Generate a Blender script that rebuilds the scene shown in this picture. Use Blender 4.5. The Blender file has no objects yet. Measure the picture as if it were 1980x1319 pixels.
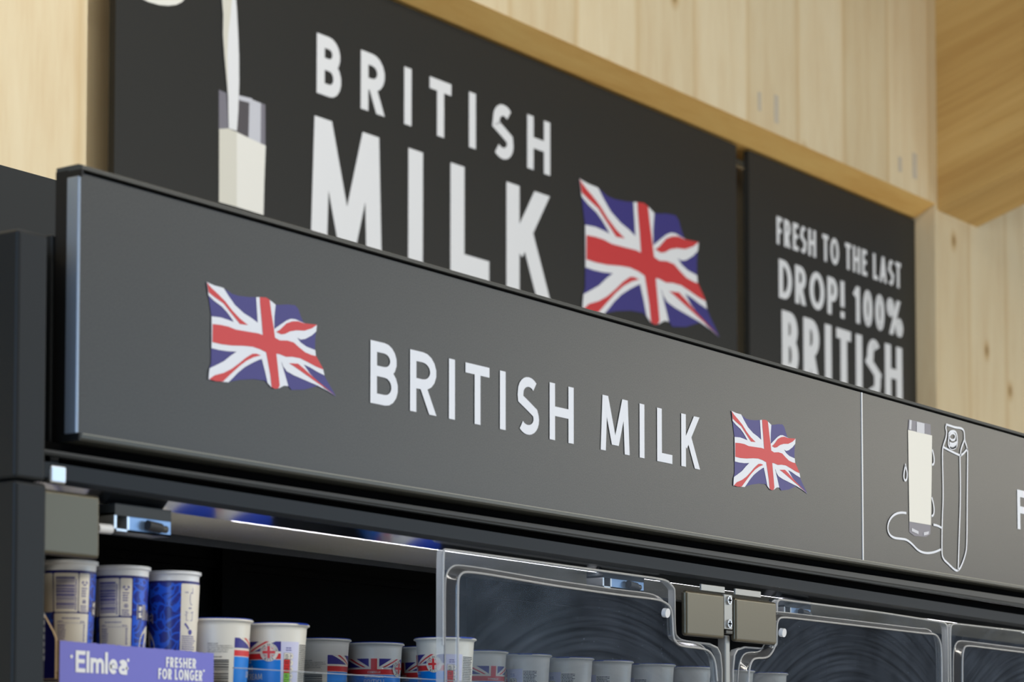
import bpy, math, random
from mathutils import Vector
from mathutils.geometry import tessellate_polygon
random.seed(7)
scene = bpy.context.scene
COL = scene.collection
pi = math.pi

# ------------------------------------------------------------------ helpers
def lin(r, g=None, b=None):
    c = (r, g, b) if g is not None else r
    out = []
    for v in c:
        v /= 255.0
        out.append(v / 12.92 if v <= 0.04045 else ((v + 0.055) / 1.055) ** 2.4)
    return (*out, 1.0)

class MB:
    """collects faces with material slots and links them as one mesh object"""
    def __init__(self): self.v = []; self.f = []; self.m = []; self.sm = []; self.mats = []
    def slot(self, mat):
        if mat not in self.mats: self.mats.append(mat)
        return self.mats.index(mat)
    def face(self, pts, mat, smooth=False):
        i = len(self.v); self.v += [tuple(p) for p in pts]
        self.f.append(tuple(range(i, i + len(pts)))); self.m.append(self.slot(mat)); self.sm.append(smooth)
    def grid(self, rows, mat, smooth=True, closed=False):
        i = len(self.v); n = len(rows[0]); s = self.slot(mat)
        for r in rows: self.v += [tuple(p) for p in r]
        for a in range(len(rows) - 1):
            for b in range(n if closed else n - 1):
                c = (b + 1) % n
                self.f.append((i + a*n + b, i + a*n + c, i + (a+1)*n + c, i + (a+1)*n + b)); self.m.append(s); self.sm.append(smooth)
    def poly(self, loops, fn, mat):
        """tessellated 2D polygon (with holes) mapped by fn(x, y) -> 3D"""
        if not isinstance(loops[0][0], (tuple, list)): loops = [loops]
        vl = [[Vector((p[0], p[1], 0)) for p in l] for l in loops]
        tris = tessellate_polygon(vl)
        flat = [p for l in loops for p in l]
        i = len(self.v); s = self.slot(mat)
        self.v += [tuple(fn(p[0], p[1])) for p in flat]
        for t in tris:
            a, b, c = (flat[k] for k in t)
            if (b[0]-a[0])*(c[1]-a[1]) - (b[1]-a[1])*(c[0]-a[0]) < 0: t = (t[0], t[2], t[1])
            self.f.append(tuple(i + k for k in t)); self.m.append(s); self.sm.append(False)
    def box(self, x0, x1, y0, y1, z0, z1, mat):
        p = [(x, y, z) for x in (x0, x1) for y in (y0, y1) for z in (z0, z1)]
        for q in ((0,1,3,2),(4,6,7,5),(0,4,5,1),(2,3,7,6),(0,2,6,4),(1,5,7,3)):
            self.face([p[k] for k in q], mat)
    def xprism(self, prof, x0, x1, mat, smooth=False, dz=0):
        """profile of (y, z) points, drawn anticlockwise seen from -X, run along X"""
        n = len(prof)
        for k in range(n):
            a, b = prof[k], prof[(k+1) % n]
            self.face([(x0, *a), (x1, a[0], a[1]+dz), (x1, b[0], b[1]+dz), (x0, *b)], mat, smooth)
        self.face([(x0, *p) for p in reversed(prof)], mat); self.face([(x1, p[0], p[1]+dz) for p in prof], mat)
    def lathe(self, prof, mat, n=72, c=(0, 0, 0)):
        rows = [[(c[0] + r*math.cos(2*pi*k/n), c[1] + r*math.sin(2*pi*k/n), c[2] + z) for k in range(n)] for r, z in prof]
        self.grid(rows, mat, True, True)
    def tube(self, path, r, mat, n=10):
        rows = []
        for k, p in enumerate(path):
            a = Vector(path[max(k-1, 0)]); b = Vector(path[min(k+1, len(path)-1)])
            t = (b - a).normalized(); u = t.orthogonal().normalized() if k == 0 else (u - t*u.dot(t)).normalized()
            w = t.cross(u); rows.append([Vector(p) + r*(u*math.cos(2*pi*j/n) + w*math.sin(2*pi*j/n)) for j in range(n)])
        self.grid(rows, mat, True, True)
        self.face(list(reversed(rows[0])), mat); self.face(rows[-1], mat)
    def build(self, name, parent=None, bevel=0, smooth_angle=False):
        me = bpy.data.meshes.new(name); me.from_pydata(self.v, [], self.f)
        for m in self.mats: me.materials.append(m)
        for p, k, s in zip(me.polygons, self.m, self.sm): p.material_index = k; p.use_smooth = s
        me.update()
        o = bpy.data.objects.new(name, me); COL.objects.link(o)
        if parent: o.parent = parent
        if bevel:
            import bmesh
            bm = bmesh.new(); bm.from_mesh(me); bmesh.ops.remove_doubles(bm, verts=bm.verts, dist=1e-5)
            bmesh.ops.recalc_face_normals(bm, faces=bm.faces); bm.to_mesh(me); bm.free()
            md = o.modifiers.new('bevel', 'BEVEL'); md.width = bevel; md.segments = 3; md.limit_method = 'ANGLE'
            for p in me.polygons: p.use_smooth = True
            md.harden_normals = True
        return o

def thing(name, label, cat, loc=(0, 0, 0), group=None):
    o = bpy.data.objects.new(name, None); COL.objects.link(o); o.location = loc
    o.empty_display_size = 0.05; o['label'] = label; o['category'] = cat
    if group: o['group'] = group
    return o
def tag(o, label, cat, group=None):
    o['label'] = label; o['category'] = cat
    if group: o['group'] = group
    return o
def structure(o, label=None):
    o['kind'] = 'structure'
    if label: o['label'] = label
    return o
def chaikin(pts, it=2, closed=False, keep=0.25):
    for _ in range(it):
        out = [] if closed else [pts[0]]
        n = len(pts)
        for k in range(n if closed else n - 1):
            a, b = pts[k], pts[(k+1) % n]
            L = math.dist(a, b); c = min(keep, 0.02 / max(L, 1e-6)) if L > 0.08 else keep
            out += [tuple(x + c*(y - x) for x, y in zip(a, b)), tuple(y + c*(x - y) for x, y in zip(a, b))]
        if not closed: out.append(pts[-1])
        pts = out
    return pts
def offset(pts, d):
    """closed anticlockwise loop moved outward by d"""
    n = len(pts); out = []
    for k in range(n):
        a, b, c = pts[k-1], pts[k], pts[(k+1) % n]
        def nrm(p, q):
            L = math.dist(p, q) or 1; return ((q[1]-p[1])/L, -(q[0]-p[0])/L)
        n1, n2 = nrm(a, b), nrm(b, c); m = (n1[0]+n2[0], n1[1]+n2[1]); s = max(m[0]*n1[0]+m[1]*n1[1], 0.5)
        out.append((b[0] + d*m[0]/s, b[1] + d*m[1]/s))
    return out

# ------------------------------------------------------------------ lettering drawn as strokes
def arc(cx, cy, rx, ry, a0, a1, n=9):
    return [(cx + rx*math.cos(math.radians(a0 + (a1-a0)*k/n)), cy + ry*math.sin(math.radians(a0 + (a1-a0)*k/n))) for k in range(n + 1)]
CAPW = dict(A=.7, B=.56, C=.66, D=.66, E=.48, F=.46, G=.72, H=.68, I=.14, J=.4, K=.6, L=.46, M=.85, N=.7, O=.78, P=.54, Q=.78, R=.58, S=.52, T=.54, U=.66, V=.68, W=.98, X=.64, Y=.62, Z=.58)
def glyph(c, W, w):
    h = w/2; l, r, t, b, m = h, W-h, 1-h, h, W/2
    if c == 'I' or c == 'l' and False: return [[(m, 0), (m, 1)]]
    bt = .53
    G = {
    'A': lambda: [[(h*.9, -.05), (m, 1.02)], [(W-h*.9, -.05), (m, 1.02)], [(W*.2, .3), (W*.8, .3)]],
    'B': lambda: [[(l, 0), (l, 1)], [(l, t), (W*.5, t)] + arc(W*.5, (t+bt)/2, r*.95-W*.5, (t-bt)/2, 90, -90) + [(l, bt)], [(l, bt), (W*.52, bt)] + arc(W*.52, (b+bt)/2, r-W*.52, (bt-b)/2, 90, -90) + [(l, b)]],
    'C': lambda: [arc(W*.56, .5, W*.56-h, .5-h, 48, 312, 20)],
    'D': lambda: [[(l, 0), (l, 1)], [(l, t), (W*.38, t)] + arc(W*.38, .5, r-W*.38, .5-h, 90, -90, 14) + [(l, b)]],
    'E': lambda: [[(l, 0), (l, 1)], [(l, t), (W, t)], [(l, .52), (W*.92, .52)], [(l, b), (W, b)]],
    'F': lambda: [[(l, 0), (l, 1)], [(l, t), (W, t)], [(l, .5), (W*.9, .5)]],
    'G': lambda: [arc(W*.54, .5, W*.54-h, .5-h, 50, 350, 20), [(W*.55, .46), (W-h, .46), (W-h, .15)]],
    'H': lambda: [[(l, 0), (l, 1)], [(r, 0), (r, 1)], [(l, .51), (r, .51)]],
    'J': lambda: [[(r, 1), (r, r-h+h)] + arc(W/2, W/2, W/2-h, W/2-h, 0, -150)],
    'K': lambda: [[(l, 0), (l, 1)], [(l+h*.6, .40), (W-h*1.15, 1.06)], [(l+h+W*.16, .57), (W-h*1.05, -.06)]],
    'L': lambda: [[(l, 0), (l, 1)], [(l, b), (W, b)]],
    'M': lambda: [[(h*.95, -.04), (W*.15, 1.02)], [(W-h*.95, -.04), (W*.85, 1.02)], [(W*.15, 1.04), (m*1.01, MV[0] - .09)], [(W*.85, 1.04), (m*.99, MV[0] - .09)]],
    'N': lambda: [[(l, 0), (l, 1)], [(r, 0), (r, 1)], [(l, 1.03), (r, -.03)]],
    'O': lambda: [arc(m, .5, m-h, .5-h, 90, 450, 26)],
    'P': lambda: [[(l, 0), (l, 1)], [(l, t), (W*.48, t)] + arc(W*.48, (t+.44)/2, r-W*.48, (t-.44)/2, 90, -90) + [(l, .44)]],
    'R': lambda: [[(l, 0), (l, 1)], [(l, t), (W*.46, t)] + arc(W*.46, (t+.47)/2, r*.95-W*.46, (t-.47)/2, 90, -90) + [(l, .47)], [(W*.42, .5), (W-h*1.1, -.06)]],
    'S': lambda: [arc(W*.53, .75-h*.45, W*.5-h, .25-h*.55, 42, 180, 9)[:-1] + [(h+W*.02, .70-h*.45), (W*.16, .60), (W*.5, .5), (W*.82, .40)] + arc(W*.48, .25+h*.45, W*.52-h, .25-h*.55, 15, -138, 11)],
    'T': lambda: [[(0, t), (W, t)], [(m, 0), (m, 1)]],
    'U': lambda: [[(l, 1), (l, m)] + arc(m, m, m-h, m-h, 180, 360, 14) + [(r, 1)]],
    'V': lambda: [[(h*.9, 1.05), (m, 0)], [(W-h*.9, 1.05), (m, 0)]],
    'W': lambda: [[(h, 1.04), (W*.27, -.02)], [(W*.27, -.02), (m, 1)], [(m, 1), (W*.73, -.02)], [(W*.73, -.02), (W-h, 1.04)]],
    'X': lambda: [[(h, -.04), (W-h, 1.04)], [(h, 1.04), (W-h, -.04)]],
    'Y': lambda: [[(h, 1.05), (m, .45)], [(W-h, 1.05), (m, .45)], [(m, .5), (m, 0)]],
    'Z': lambda: [[(0, t), (r, t), (l, b), (W, b)]],
    '0': lambda: [arc(m, .5, m-h, .5-h, 90, 450, 22)],
    '1': lambda: [[(W*.62, 0), (W*.62, 1)], [(W*.62, .95), (W*.05, .72)]],
    '2': lambda: [arc(m, .72, m-h, .28-h, 160, -20, 9) + [(h, b), (W, b)]],
    '3': lambda: [arc(m, .74, m-h, .26-h, 150, -80), arc(m, .27, m-h, .27-h, 80, -150)],
    '5': lambda: [[(W*.9, t), (W*.2, t), (W*.14, .55)] + arc(W*.46, .32, W*.54-h, .32-h, 110, -150)],
    '%': lambda: [arc(W*.22, .75, W*.22-h*.8, .25-h*.8, 0, 360, 16), arc(W*.78, .25, W*.22-h*.8, .25-h*.8, 0, 360, 16), [(W*.24, -.02), (W*.76, 1.02)]],
    '!': lambda: [[(m, .3), (m, 1)], [(m, 0), (m, w*1.05)]],
    '.': lambda: [[(m, 0), (m, w)]], ',': lambda: [[(m, -.1), (m, w)]], ':': lambda: [[(m, 0), (m, w)], [(m, .5), (m, .5+w)]],
    "'": lambda: [[(m, .7), (m, 1)]], '-': lambda: [[(0, .35), (W, .35)]], '+': lambda: [[(m, .55), (m, 1.05)], [(0, .85), (W, .85)]],
    'a': lambda: [arc(m, .70-(m-h)*.8-h, m-h, (m-h)*.8, 155, 0, 10) + [(r, 0)], [(r, .42), (m, .42)] + arc(m, .21+h*.2, m-h, .21-h*.8, 90, 270, 10) + [(r, h)]],
    'b': lambda: [[(l, 0), (l, 1)], arc(m, .35, m-h, .35-h, -120, 120, 14)],
    'c': lambda: [arc(m, .35, m-h, .35-h, 50, 310, 14)],
    'd': lambda: [[(r, 0), (r, 1)], arc(m, .35, m-h, .35-h, 60, 300, 14)],
    'e': lambda: [arc(m, .35, m-h, .35-h, 320, 0, 16) + [(l, .35)]],
    'f': lambda: [[(W*.4, 0), (W*.4, .8), (W*.6, t), (W, t)], [(0, .62), (W*.9, .62)]],
    'g': lambda: [arc(m, .35, m-h, .35-h, 60, 300, 14), [(r, .7), (r, -.1), (m, -.22), (l, -.18)]],
    'h': lambda: [[(l, 0), (l, 1)], [(l, .45)] + arc(m, .42, m-h, .28-h, 160, 0) + [(r, 0)]],
    'i': lambda: [[(m, 0), (m, .7)], [(m, .85), (m, .85+w)]],
    'k': lambda: [[(l, 0), (l, 1)], [(l, .3), (r, .7)], [(W*.4, .4), (r, 0)]],
    'l': lambda: [[(m, 0), (m, 1)]],
    'm': lambda: [[(l, 0), (l, .7)], [(l, .42)] + arc((l+m)/2, .42, (m-l)/2, .28-h, 180, 0) + [(m, 0)], [(m, .42)] + arc((r+m)/2, .42, (r-m)/2, .28-h, 180, 0) + [(r, 0)]],
    'n': lambda: [[(l, 0), (l, .7)], [(l, .42)] + arc(m, .42, m-h, .28-h, 180, 0) + [(r, 0)]],
    'o': lambda: [arc(m, .35, m-h, .35-h, 90, 450, 18)],
    'p': lambda: [[(l, -.25), (l, .7)], arc(m, .35, m-h, .35-h, -120, 120, 14)],
    'r': lambda: [[(l, 0), (l, .7)], [(l, .42)] + arc(m+.1, .42, m-h+.1, .28-h, 180, 70)],
    's': lambda: [arc(m, .52, m-h, .18-h, 40, 200, 7) + [(m, .35)] + arc(m, .18, m-h, .18-h, 60, -150, 8)],
    't': lambda: [[(W*.4, 1), (W*.4, h+.1), (W*.6, h), (W, h)], [(0, .65), (W, .65)]],
    'u': lambda: [[(l, .7), (l, .3)] + arc(m, .28, m-h, .28-h, 180, 360) + [(r, .7)]],
    'v': lambda: [[(h, .7), (m, 0)], [(W-h, .7), (m, 0)]],
    'w': lambda: [[(h, .7), (W*.27, 0), (m, .7), (W*.73, 0), (W-h, .7)]],
    'y': lambda: [[(h, .7), (m, .05)], [(W-h, .7), (W*.3, -.25)]],
    'z': lambda: [[(0, .7-h), (r, .7-h), (l, h), (W, h)]],
    }
    return G[c]() if c in G else []
def stroke(path, w):
    """quads of a stroke of width w along a 2D path, mitred joints, cut-off ends"""
    closed = math.dist(path[0], path[-1]) < 1e-6 and len(path) > 3
    path = [p for k, p in enumerate(path) if k == 0 or math.dist(p, path[k-1]) > 1e-6]
    pts = path[:-1] if closed else path
    n = len(pts); L = []; R = []
    for k in range(n):
        a = pts[k-1] if (k or closed) else None; c = pts[(k+1) % n] if (k < n-1 or closed) else None
        p = pts[k]
        def nr(u, v):
            d = math.dist(u, v) or 1; return (-(v[1]-u[1])/d, (v[0]-u[0])/d)
        if a and c:
            n1, n2 = nr(a, p), nr(p, c); m = (n1[0]+n2[0], n1[1]+n2[1]); q = m[0]*n1[0]+m[1]*n1[1]; q = max(q, .45)
            m = (m[0]/q, m[1]/q)
        else: m = nr(p, c) if c else nr(a, p)
        L.append((p[0]+m[0]*w/2, p[1]+m[1]*w/2)); R.append((p[0]-m[0]*w/2, p[1]-m[1]*w/2))
    out = []
    for k in range(n if closed else n-1):
        j = (k+1) % n; out.append([R[k], R[j], L[j], L[k]])
    return out
def clip(poly, lo, hi):
    for s, lim in ((1, lo), (-1, -hi)):
        out = []
        for k in range(len(poly)):
            a, b = poly[k-1], poly[k]; ia, ib = s*a[1] >= lim, s*b[1] >= lim
            if ia != ib:
                t = (lim*s - a[1])/(b[1]-a[1]); out.append((a[0]+t*(b[0]-a[0]), lim*s))
            if ib: out.append(b)
        poly = out
        if not poly: return []
    return poly
def width_of(c, ws):
    if c == ' ': return .3
    if c in CAPW: return CAPW[c]*ws
    if c in 'il.,:!\'': return .12
    if c in 'mw': return .68*ws
    if c == '1': return .34*ws
    if c == '%': return .9*ws
    return {'t': .3, 'f': .3, 'r': .3, 's': .36}.get(c, (.52 if c.isdigit() else .44)*ws if True else 0) * (ws if c in 'tfrs' else 1)
MV = [.03]          # how far above the base line the middle point of an M ends
class Quad(list):
    lay = 0
def letter(c, W, w):
    out = []
    for i, path in enumerate(glyph(c, W, w)):
        for q in stroke(path, w):
            if c == 'M' and i > 1: q = clip(q, MV[0], 1)
            if len(q) < 3: continue
            q = clip(q, 0, 1) if (c.isupper() or c.isdigit() or c in '%!') else q
            if len(q) > 2: q = Quad(q); q.lay = i; out.append(q)
    return out
def text(s, cap, w, track=.16, ws=1.0, width=None, align='c'):
    """polygons of a line of text, cap height cap; stroke w and spacing in cap heights; optionally fitted to a width"""
    polys = []; x = 0
    for c in s:
        W = max(width_of(c, ws), w)
        for q in letter(c, W, w): p = Quad((x + a, b) for a, b in q); p.lay = q.lay; polys.append(p)
        x += W + (track if c != ' ' else 0)
    x -= track
    fx = cap if width is None else width/x
    ox = {'c': -x*fx/2, 'l': 0, 'r': -x*fx}[align]
    out = []
    for q in polys: p = Quad((ox + a*fx, b*cap) for a, b in q); p.lay = q.lay; out.append(p)
    return out

# ------------------------------------------------------------------ materials
def new_mat(name):
    m = bpy.data.materials.new(name); m.use_nodes = True
    nt = m.node_tree; return m, nt.nodes, nt.links, nt.nodes['Principled BSDF']
def plain(name, col, rough=.5, metal=0, spec=.5, bump=None, emit=None, coat=0):
    m, N, L, P = new_mat(name)
    P.inputs['Base Color'].default_value = col; P.inputs['Roughness'].default_value = rough
    P.inputs['Metallic'].default_value = metal; P.inputs['Specular IOR Level'].default_value = spec
    P.inputs['Coat Weight'].default_value = coat
    if emit: P.inputs['Emission Color'].default_value = emit[0]; P.inputs['Emission Strength'].default_value = emit[1]
    if bump:
        tc = N.new('ShaderNodeTexCoord'); nz = N.new('ShaderNodeTexNoise'); nz.inputs['Scale'].default_value = bump[0]; nz.inputs['Detail'].default_value = 2
        b = N.new('ShaderNodeBump'); b.inputs['Strength'].default_value = bump[1]; b.inputs['Distance'].default_value = bump[2]
        L.new(tc.outputs['Object'], nz.inputs['Vector']); L.new(nz.outputs['Fac'], b.inputs['Height']); L.new(b.outputs['Normal'], P.inputs['Normal'])
    return m
def ramp(N, stops):
    r = N.new('ShaderNodeValToRGB')
    while len(r.color_ramp.elements) < len(stops): r.color_ramp.elements.new(.5)
    for e, (p, c) in zip(r.color_ramp.elements, stops): e.position = p; e.color = c
    return r
def wood(name, light, mid, dark, along='Z', plank=.0, knots=True, rough=.55, off=(0, 0, 0), rx=0):
    """planed softwood: stretched grain, broad board tones, thin joints, a few knots"""
    m, N, L, P = new_mat(name); P.inputs['Roughness'].default_value = rough; P.inputs['Specular IOR Level'].default_value = .3
    tc = N.new('ShaderNodeTexCoord'); mp = N.new('ShaderNodeMapping'); mp.inputs['Location'].default_value = off; mp.inputs['Rotation'].default_value = (math.radians(-rx), 0, 0)
    L.new(tc.outputs['Object'], mp.inputs['Vector'])
    st = {'X': (.12, 1, 1), 'Y': (1, .04, 1), 'Z': (1, 1, .12)}[along]
    m2 = N.new('ShaderNodeVectorMath'); m2.operation = 'MULTIPLY'; m2.inputs[1].default_value = st; L.new(mp.outputs['Vector'], m2.inputs[0])
    n1 = N.new('ShaderNodeTexNoise'); n1.inputs['Scale'].default_value = 9; n1.inputs['Detail'].default_value = 5; n1.inputs['Distortion'].default_value = .4; L.new(m2.outputs[0], n1.inputs['Vector'])
    n2 = N.new('ShaderNodeTexNoise'); n2.inputs['Scale'].default_value = 60; n2.inputs['Detail'].default_value = 3; L.new(m2.outputs[0], n2.inputs['Vector'])
    mx = N.new('ShaderNodeMix'); mx.data_type = 'FLOAT'; mx.inputs[0].default_value = .28; L.new(n1.outputs['Fac'], mx.inputs[2]); L.new(n2.outputs['Fac'], mx.inputs[3])
    r = ramp(N, [(.36, dark), (.5, mid), (.64, light)]); L.new(mx.outputs[0], r.inputs[0])
    col = r.outputs['Color']
    if plank:
        sx = N.new('ShaderNodeSeparateXYZ'); L.new(mp.outputs['Vector'], sx.inputs[0])
        src = sx.outputs['X'] if along == 'Z' else sx.outputs['Z']
        dv = N.new('ShaderNodeMath'); dv.operation = 'DIVIDE'; dv.inputs[1].default_value = plank; L.new(src, dv.inputs[0])
        fl = N.new('ShaderNodeMath'); fl.operation = 'FLOOR'; L.new(dv.outputs[0], fl.inputs[0])
        wn = N.new('ShaderNodeTexWhiteNoise'); wn.noise_dimensions = '1D'; L.new(fl.outputs[0], wn.inputs['W'])
        fr = N.new('ShaderNodeMath'); fr.operation = 'FRACT'; L.new(dv.outputs[0], fr.inputs[0])
        pp = N.new('ShaderNodeMath'); pp.operation = 'PINGPONG'; pp.inputs[1].default_value = .5; L.new(dv.outputs[0], pp.inputs[0])
        seam = ramp(N, [(0, (.90, .83, .73, 1)), (.07, (1, 1, 1, 1))]); L.new(pp.outputs[0], seam.inputs[0])
        tone = ramp(N, [(0, (.90, .88, .84, 1)), (1, (1.0, 1.0, 1.0, 1))]); L.new(wn.outputs['Value'], tone.inputs[0])
        for rr in (seam, tone):
            q = N.new('ShaderNodeMix'); q.data_type = 'RGBA'; q.blend_type = 'MULTIPLY'; q.inputs[0].default_value = 1
            L.new(col, q.inputs[6]); L.new(rr.outputs['Color'], q.inputs[7]); col = q.outputs[2]
    if knots:
        v = N.new('ShaderNodeTexVoronoi'); v.voronoi_dimensions = '2D'; v.inputs['Scale'].default_value = 2.0
        s1 = N.new('ShaderNodeSeparateXYZ'); c1 = N.new('ShaderNodeCombineXYZ'); L.new(mp.outputs['Vector'], s1.inputs[0])
        for ax, k, f in (('X', 0, .9), ('Z', 1, .6)):
            q = N.new('ShaderNodeMath'); q.operation = 'MULTIPLY'; q.inputs[1].default_value = f; L.new(s1.outputs[ax], q.inputs[0]); L.new(q.outputs[0], c1.inputs[k])
        L.new(c1.outputs[0], v.inputs['Vector'])
        k = ramp(N, [(.02, (.50, .38, .24, 1)), (.04, (.84, .75, .62, 1)), (.08, (1, 1, 1, 1))]); L.new(v.outputs['Distance'], k.inputs[0])
        q = N.new('ShaderNodeMix'); q.data_type = 'RGBA'; q.blend_type = 'MULTIPLY'; q.inputs[0].default_value = 1
        L.new(col, q.inputs[6]); L.new(k.outputs['Color'], q.inputs[7]); col = q.outputs[2]
    L.new(col, P.inputs['Base Color'])
    return m

M = {}
M['panel_wood'] = wood('pale spruce boards', lin(240, 224, 188), lin(236, 218, 180), lin(230, 208, 168), 'Z', .43)
M['trim_wood'] = wood('warm bounce pine trim', lin(250, 206, 124), lin(246, 198, 116), lin(238, 186, 104), 'X', 0, False)  # gold of warm light bounced under the lintel is put into this colour
M['beam_wood'] = wood('oiled glulam', lin(214, 178, 112), lin(206, 168, 102), lin(192, 152, 88), 'Y', 0, False, .55, (0, 0, 0), -18.26)
M['black_board'] = plain('matt black sign board', lin(40, 40, 37), .5, spec=.35, bump=(900, .05, .001))
def laminate():
    m, N, L, P = new_mat('grained charcoal laminate'); P.inputs['Roughness'].default_value = .4; P.inputs['Specular IOR Level'].default_value = .5
    tc = N.new('ShaderNodeTexCoord'); n = N.new('ShaderNodeTexNoise'); n.inputs['Scale'].default_value = 620; n.inputs['Detail'].default_value = 3; L.new(tc.outputs['Object'], n.inputs['Vector'])
    r = ramp(N, [(.34, lin(22, 22, 18)), (.66, lin(52, 51, 45))]); L.new(n.outputs['Fac'], r.inputs[0]); L.new(r.outputs['Color'], P.inputs['Base Color'])
    b = N.new('ShaderNodeBump'); b.inputs['Strength'].default_value = .35; b.inputs['Distance'].default_value = .0004; L.new(n.outputs['Fac'], b.inputs['Height']); L.new(b.outputs['Normal'], P.inputs['Normal']); return m
M['header_face'] = laminate()
M['anthracite'] = plain('anthracite powder coat', lin(30, 33, 35), .45, spec=.2)
M['anthracite_dark'] = plain('near black coat', lin(16, 16, 16), .5, spec=.3)
M['rail_grey'] = plain('grey aluminium rail', lin(46, 50, 52), .5, spec=.3)
M['rail_blue'] = plain('slate rail', lin(28, 35, 42), .5, spec=.25)
M['trim_top'] = plain('top trim', lin(56, 59, 58), .4, spec=.4)
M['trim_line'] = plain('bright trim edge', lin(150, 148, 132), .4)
M['trim_grey'] = plain('grey trim', lin(66, 68, 63), .4, .3)
M['cap_metal'] = plain('satin end cap', lin(150, 160, 172), .3, .6)
M['rear_grey'] = plain('dark grey sheet', lin(36, 38, 37), .55, spec=.3)
M['black'] = plain('chiller black', lin(18, 18, 18), .75, spec=.15)
M['slot'] = plain('shadow gap black', lin(8, 8, 8), .9, spec=.05)
M['white_print'] = plain('white vinyl', lin(236, 238, 240), .5)
M['header_white'] = plain('off white vinyl', lin(230, 235, 244), .5)
M['header_cream'] = plain('off white milk print', lin(232, 231, 222), .5)
M['cream_print'] = plain('milk print', lin(240, 239, 231), .5)
M['milk_shade'] = plain('milk print shaded', lin(222, 220, 207), .5)
M['glass_print'] = plain('printed glass grey', lin(126, 124, 134), .5)
M['glass_dark'] = plain('printed glass dark', lin(84, 80, 84), .5)
M['glass_light'] = plain('printed glass light', lin(206, 208, 216), .5)
M['flag_red'] = plain('flag red', lin(206, 52, 54), .5)
M['flag_blue'] = plain('flag blue', lin(52, 46, 126), .5)
M['steel'] = plain('brushed hinge cover', lin(92, 87, 73), .36, .7, bump=(300, .04, .001))
M['steel_plate'] = plain('satin steel plate', lin(150, 150, 146), .4, .6)
M['steel_light'] = plain('bright steel', lin(196, 198, 200), .28, .85)
M['steel_blue_lit'] = plain('blue reflection steel', lin(120, 146, 178), .32, .6)  # blue window reflection painted into the bracket's base colour
M['steel_dark'] = plain('dark steel', lin(70, 70, 66), .4, .7)
M['mirror'] = plain('polished reflector', lin(205, 205, 208), .12, 1)
M['led'] = plain('lit led strip', lin(240, 240, 255), .4, emit=((.93, .92, 1, 1), 16))
M['pot_white'] = plain('white polypropylene', lin(226, 223, 212), .33)
M['pot_rim'] = plain('white rim', lin(226, 228, 230), .25)
M['ink'] = plain('black ink', lin(40, 40, 44), .5)
M['navy'] = plain('navy ink', lin(36, 34, 110), .4)
M['bright_blue'] = plain('bright blue ink', lin(0, 126, 222), .35)
M['lilac'] = plain('lilac ink', lin(206, 206, 230), .4)
M['ink_red'] = plain('red ink', lin(214, 44, 46), .4)
M['ink_blue'] = plain('flag blue ink', lin(52, 46, 132), .4)
M['ink_green'] = plain('green ink', lin(132, 200, 60), .4)
M['paper'] = plain('white label paper', lin(228, 222, 208), .4)
M['violet_ink'] = plain('violet ink', lin(66, 64, 148), .45)
M['periwinkle'] = plain('periwinkle printed card', lin(112, 112, 204), .5)
M['card'] = plain('raw card edge', lin(176, 150, 116), .8)
M['foil_blue'] = plain('blue foil lid', lin(30, 70, 190), .3, .3)
M['rubber'] = plain('black rubber', lin(36, 36, 38), .6)
M['floor'] = plain('pale floor tile', lin(176, 172, 164), .4)
M['mark'] = plain('builder pencil mark', lin(206, 194, 172), .7)

def swirl():
    m, N, L, P = new_mat('blue swirl print'); P.inputs['Roughness'].default_value = .3
    tc = N.new('ShaderNodeTexCoord'); nz = N.new('ShaderNodeTexNoise'); nz.inputs['Scale'].default_value = 42; nz.inputs['Detail'].default_value = 0
    L.new(tc.outputs['Object'], nz.inputs['Vector'])
    sub = N.new('ShaderNodeVectorMath'); sub.operation = 'SUBTRACT'; sub.inputs[1].default_value = (.5, .5, .5); L.new(nz.outputs['Color'], sub.inputs[0])
    sc = N.new('ShaderNodeVectorMath'); sc.operation = 'SCALE'; sc.inputs['Scale'].default_value = .034; L.new(sub.outputs[0], sc.inputs[0])
    ad = N.new('ShaderNodeVectorMath'); ad.operation = 'ADD'; L.new(tc.outputs['Object'], ad.inputs[0]); L.new(sc.outputs[0], ad.inputs[1])
    v = N.new('ShaderNodeTexVoronoi'); v.feature = 'DISTANCE_TO_EDGE'; v.inputs['Scale'].default_value = 72; L.new(ad.outputs[0], v.inputs['Vector'])
    w = N.new('ShaderNodeTexWave'); w.inputs['Scale'].default_value = 34; w.inputs['Distortion'].default_value = 9; w.inputs['Detail'].default_value = 0; w.inputs['Detail Scale'].default_value = 30; L.new(ad.outputs[0], w.inputs['Vector'])
    r = ramp(N, [(.0, lin(38, 96, 222)), (.085, lin(38, 92, 216)), (.125, lin(36, 30, 116)), (1, lin(40, 30, 112))]); L.new(v.outputs['Distance'], r.inputs[0])
    r2 = ramp(N, [(.80, (0, 0, 0, 1)), (.90, (1, 1, 1, 1))]); L.new(w.outputs['Color'], r2.inputs[0])
    mx = N.new('ShaderNodeMix'); mx.data_type = 'RGBA'; mx.inputs[7].default_value = lin(32, 84, 210); L.new(r2.outputs['Color'], mx.inputs[0]); L.new(r.outputs['Color'], mx.inputs[6])
    L.new(mx.outputs[2], P.inputs['Base Color']); return m
M['swirl'] = swirl()

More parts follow.
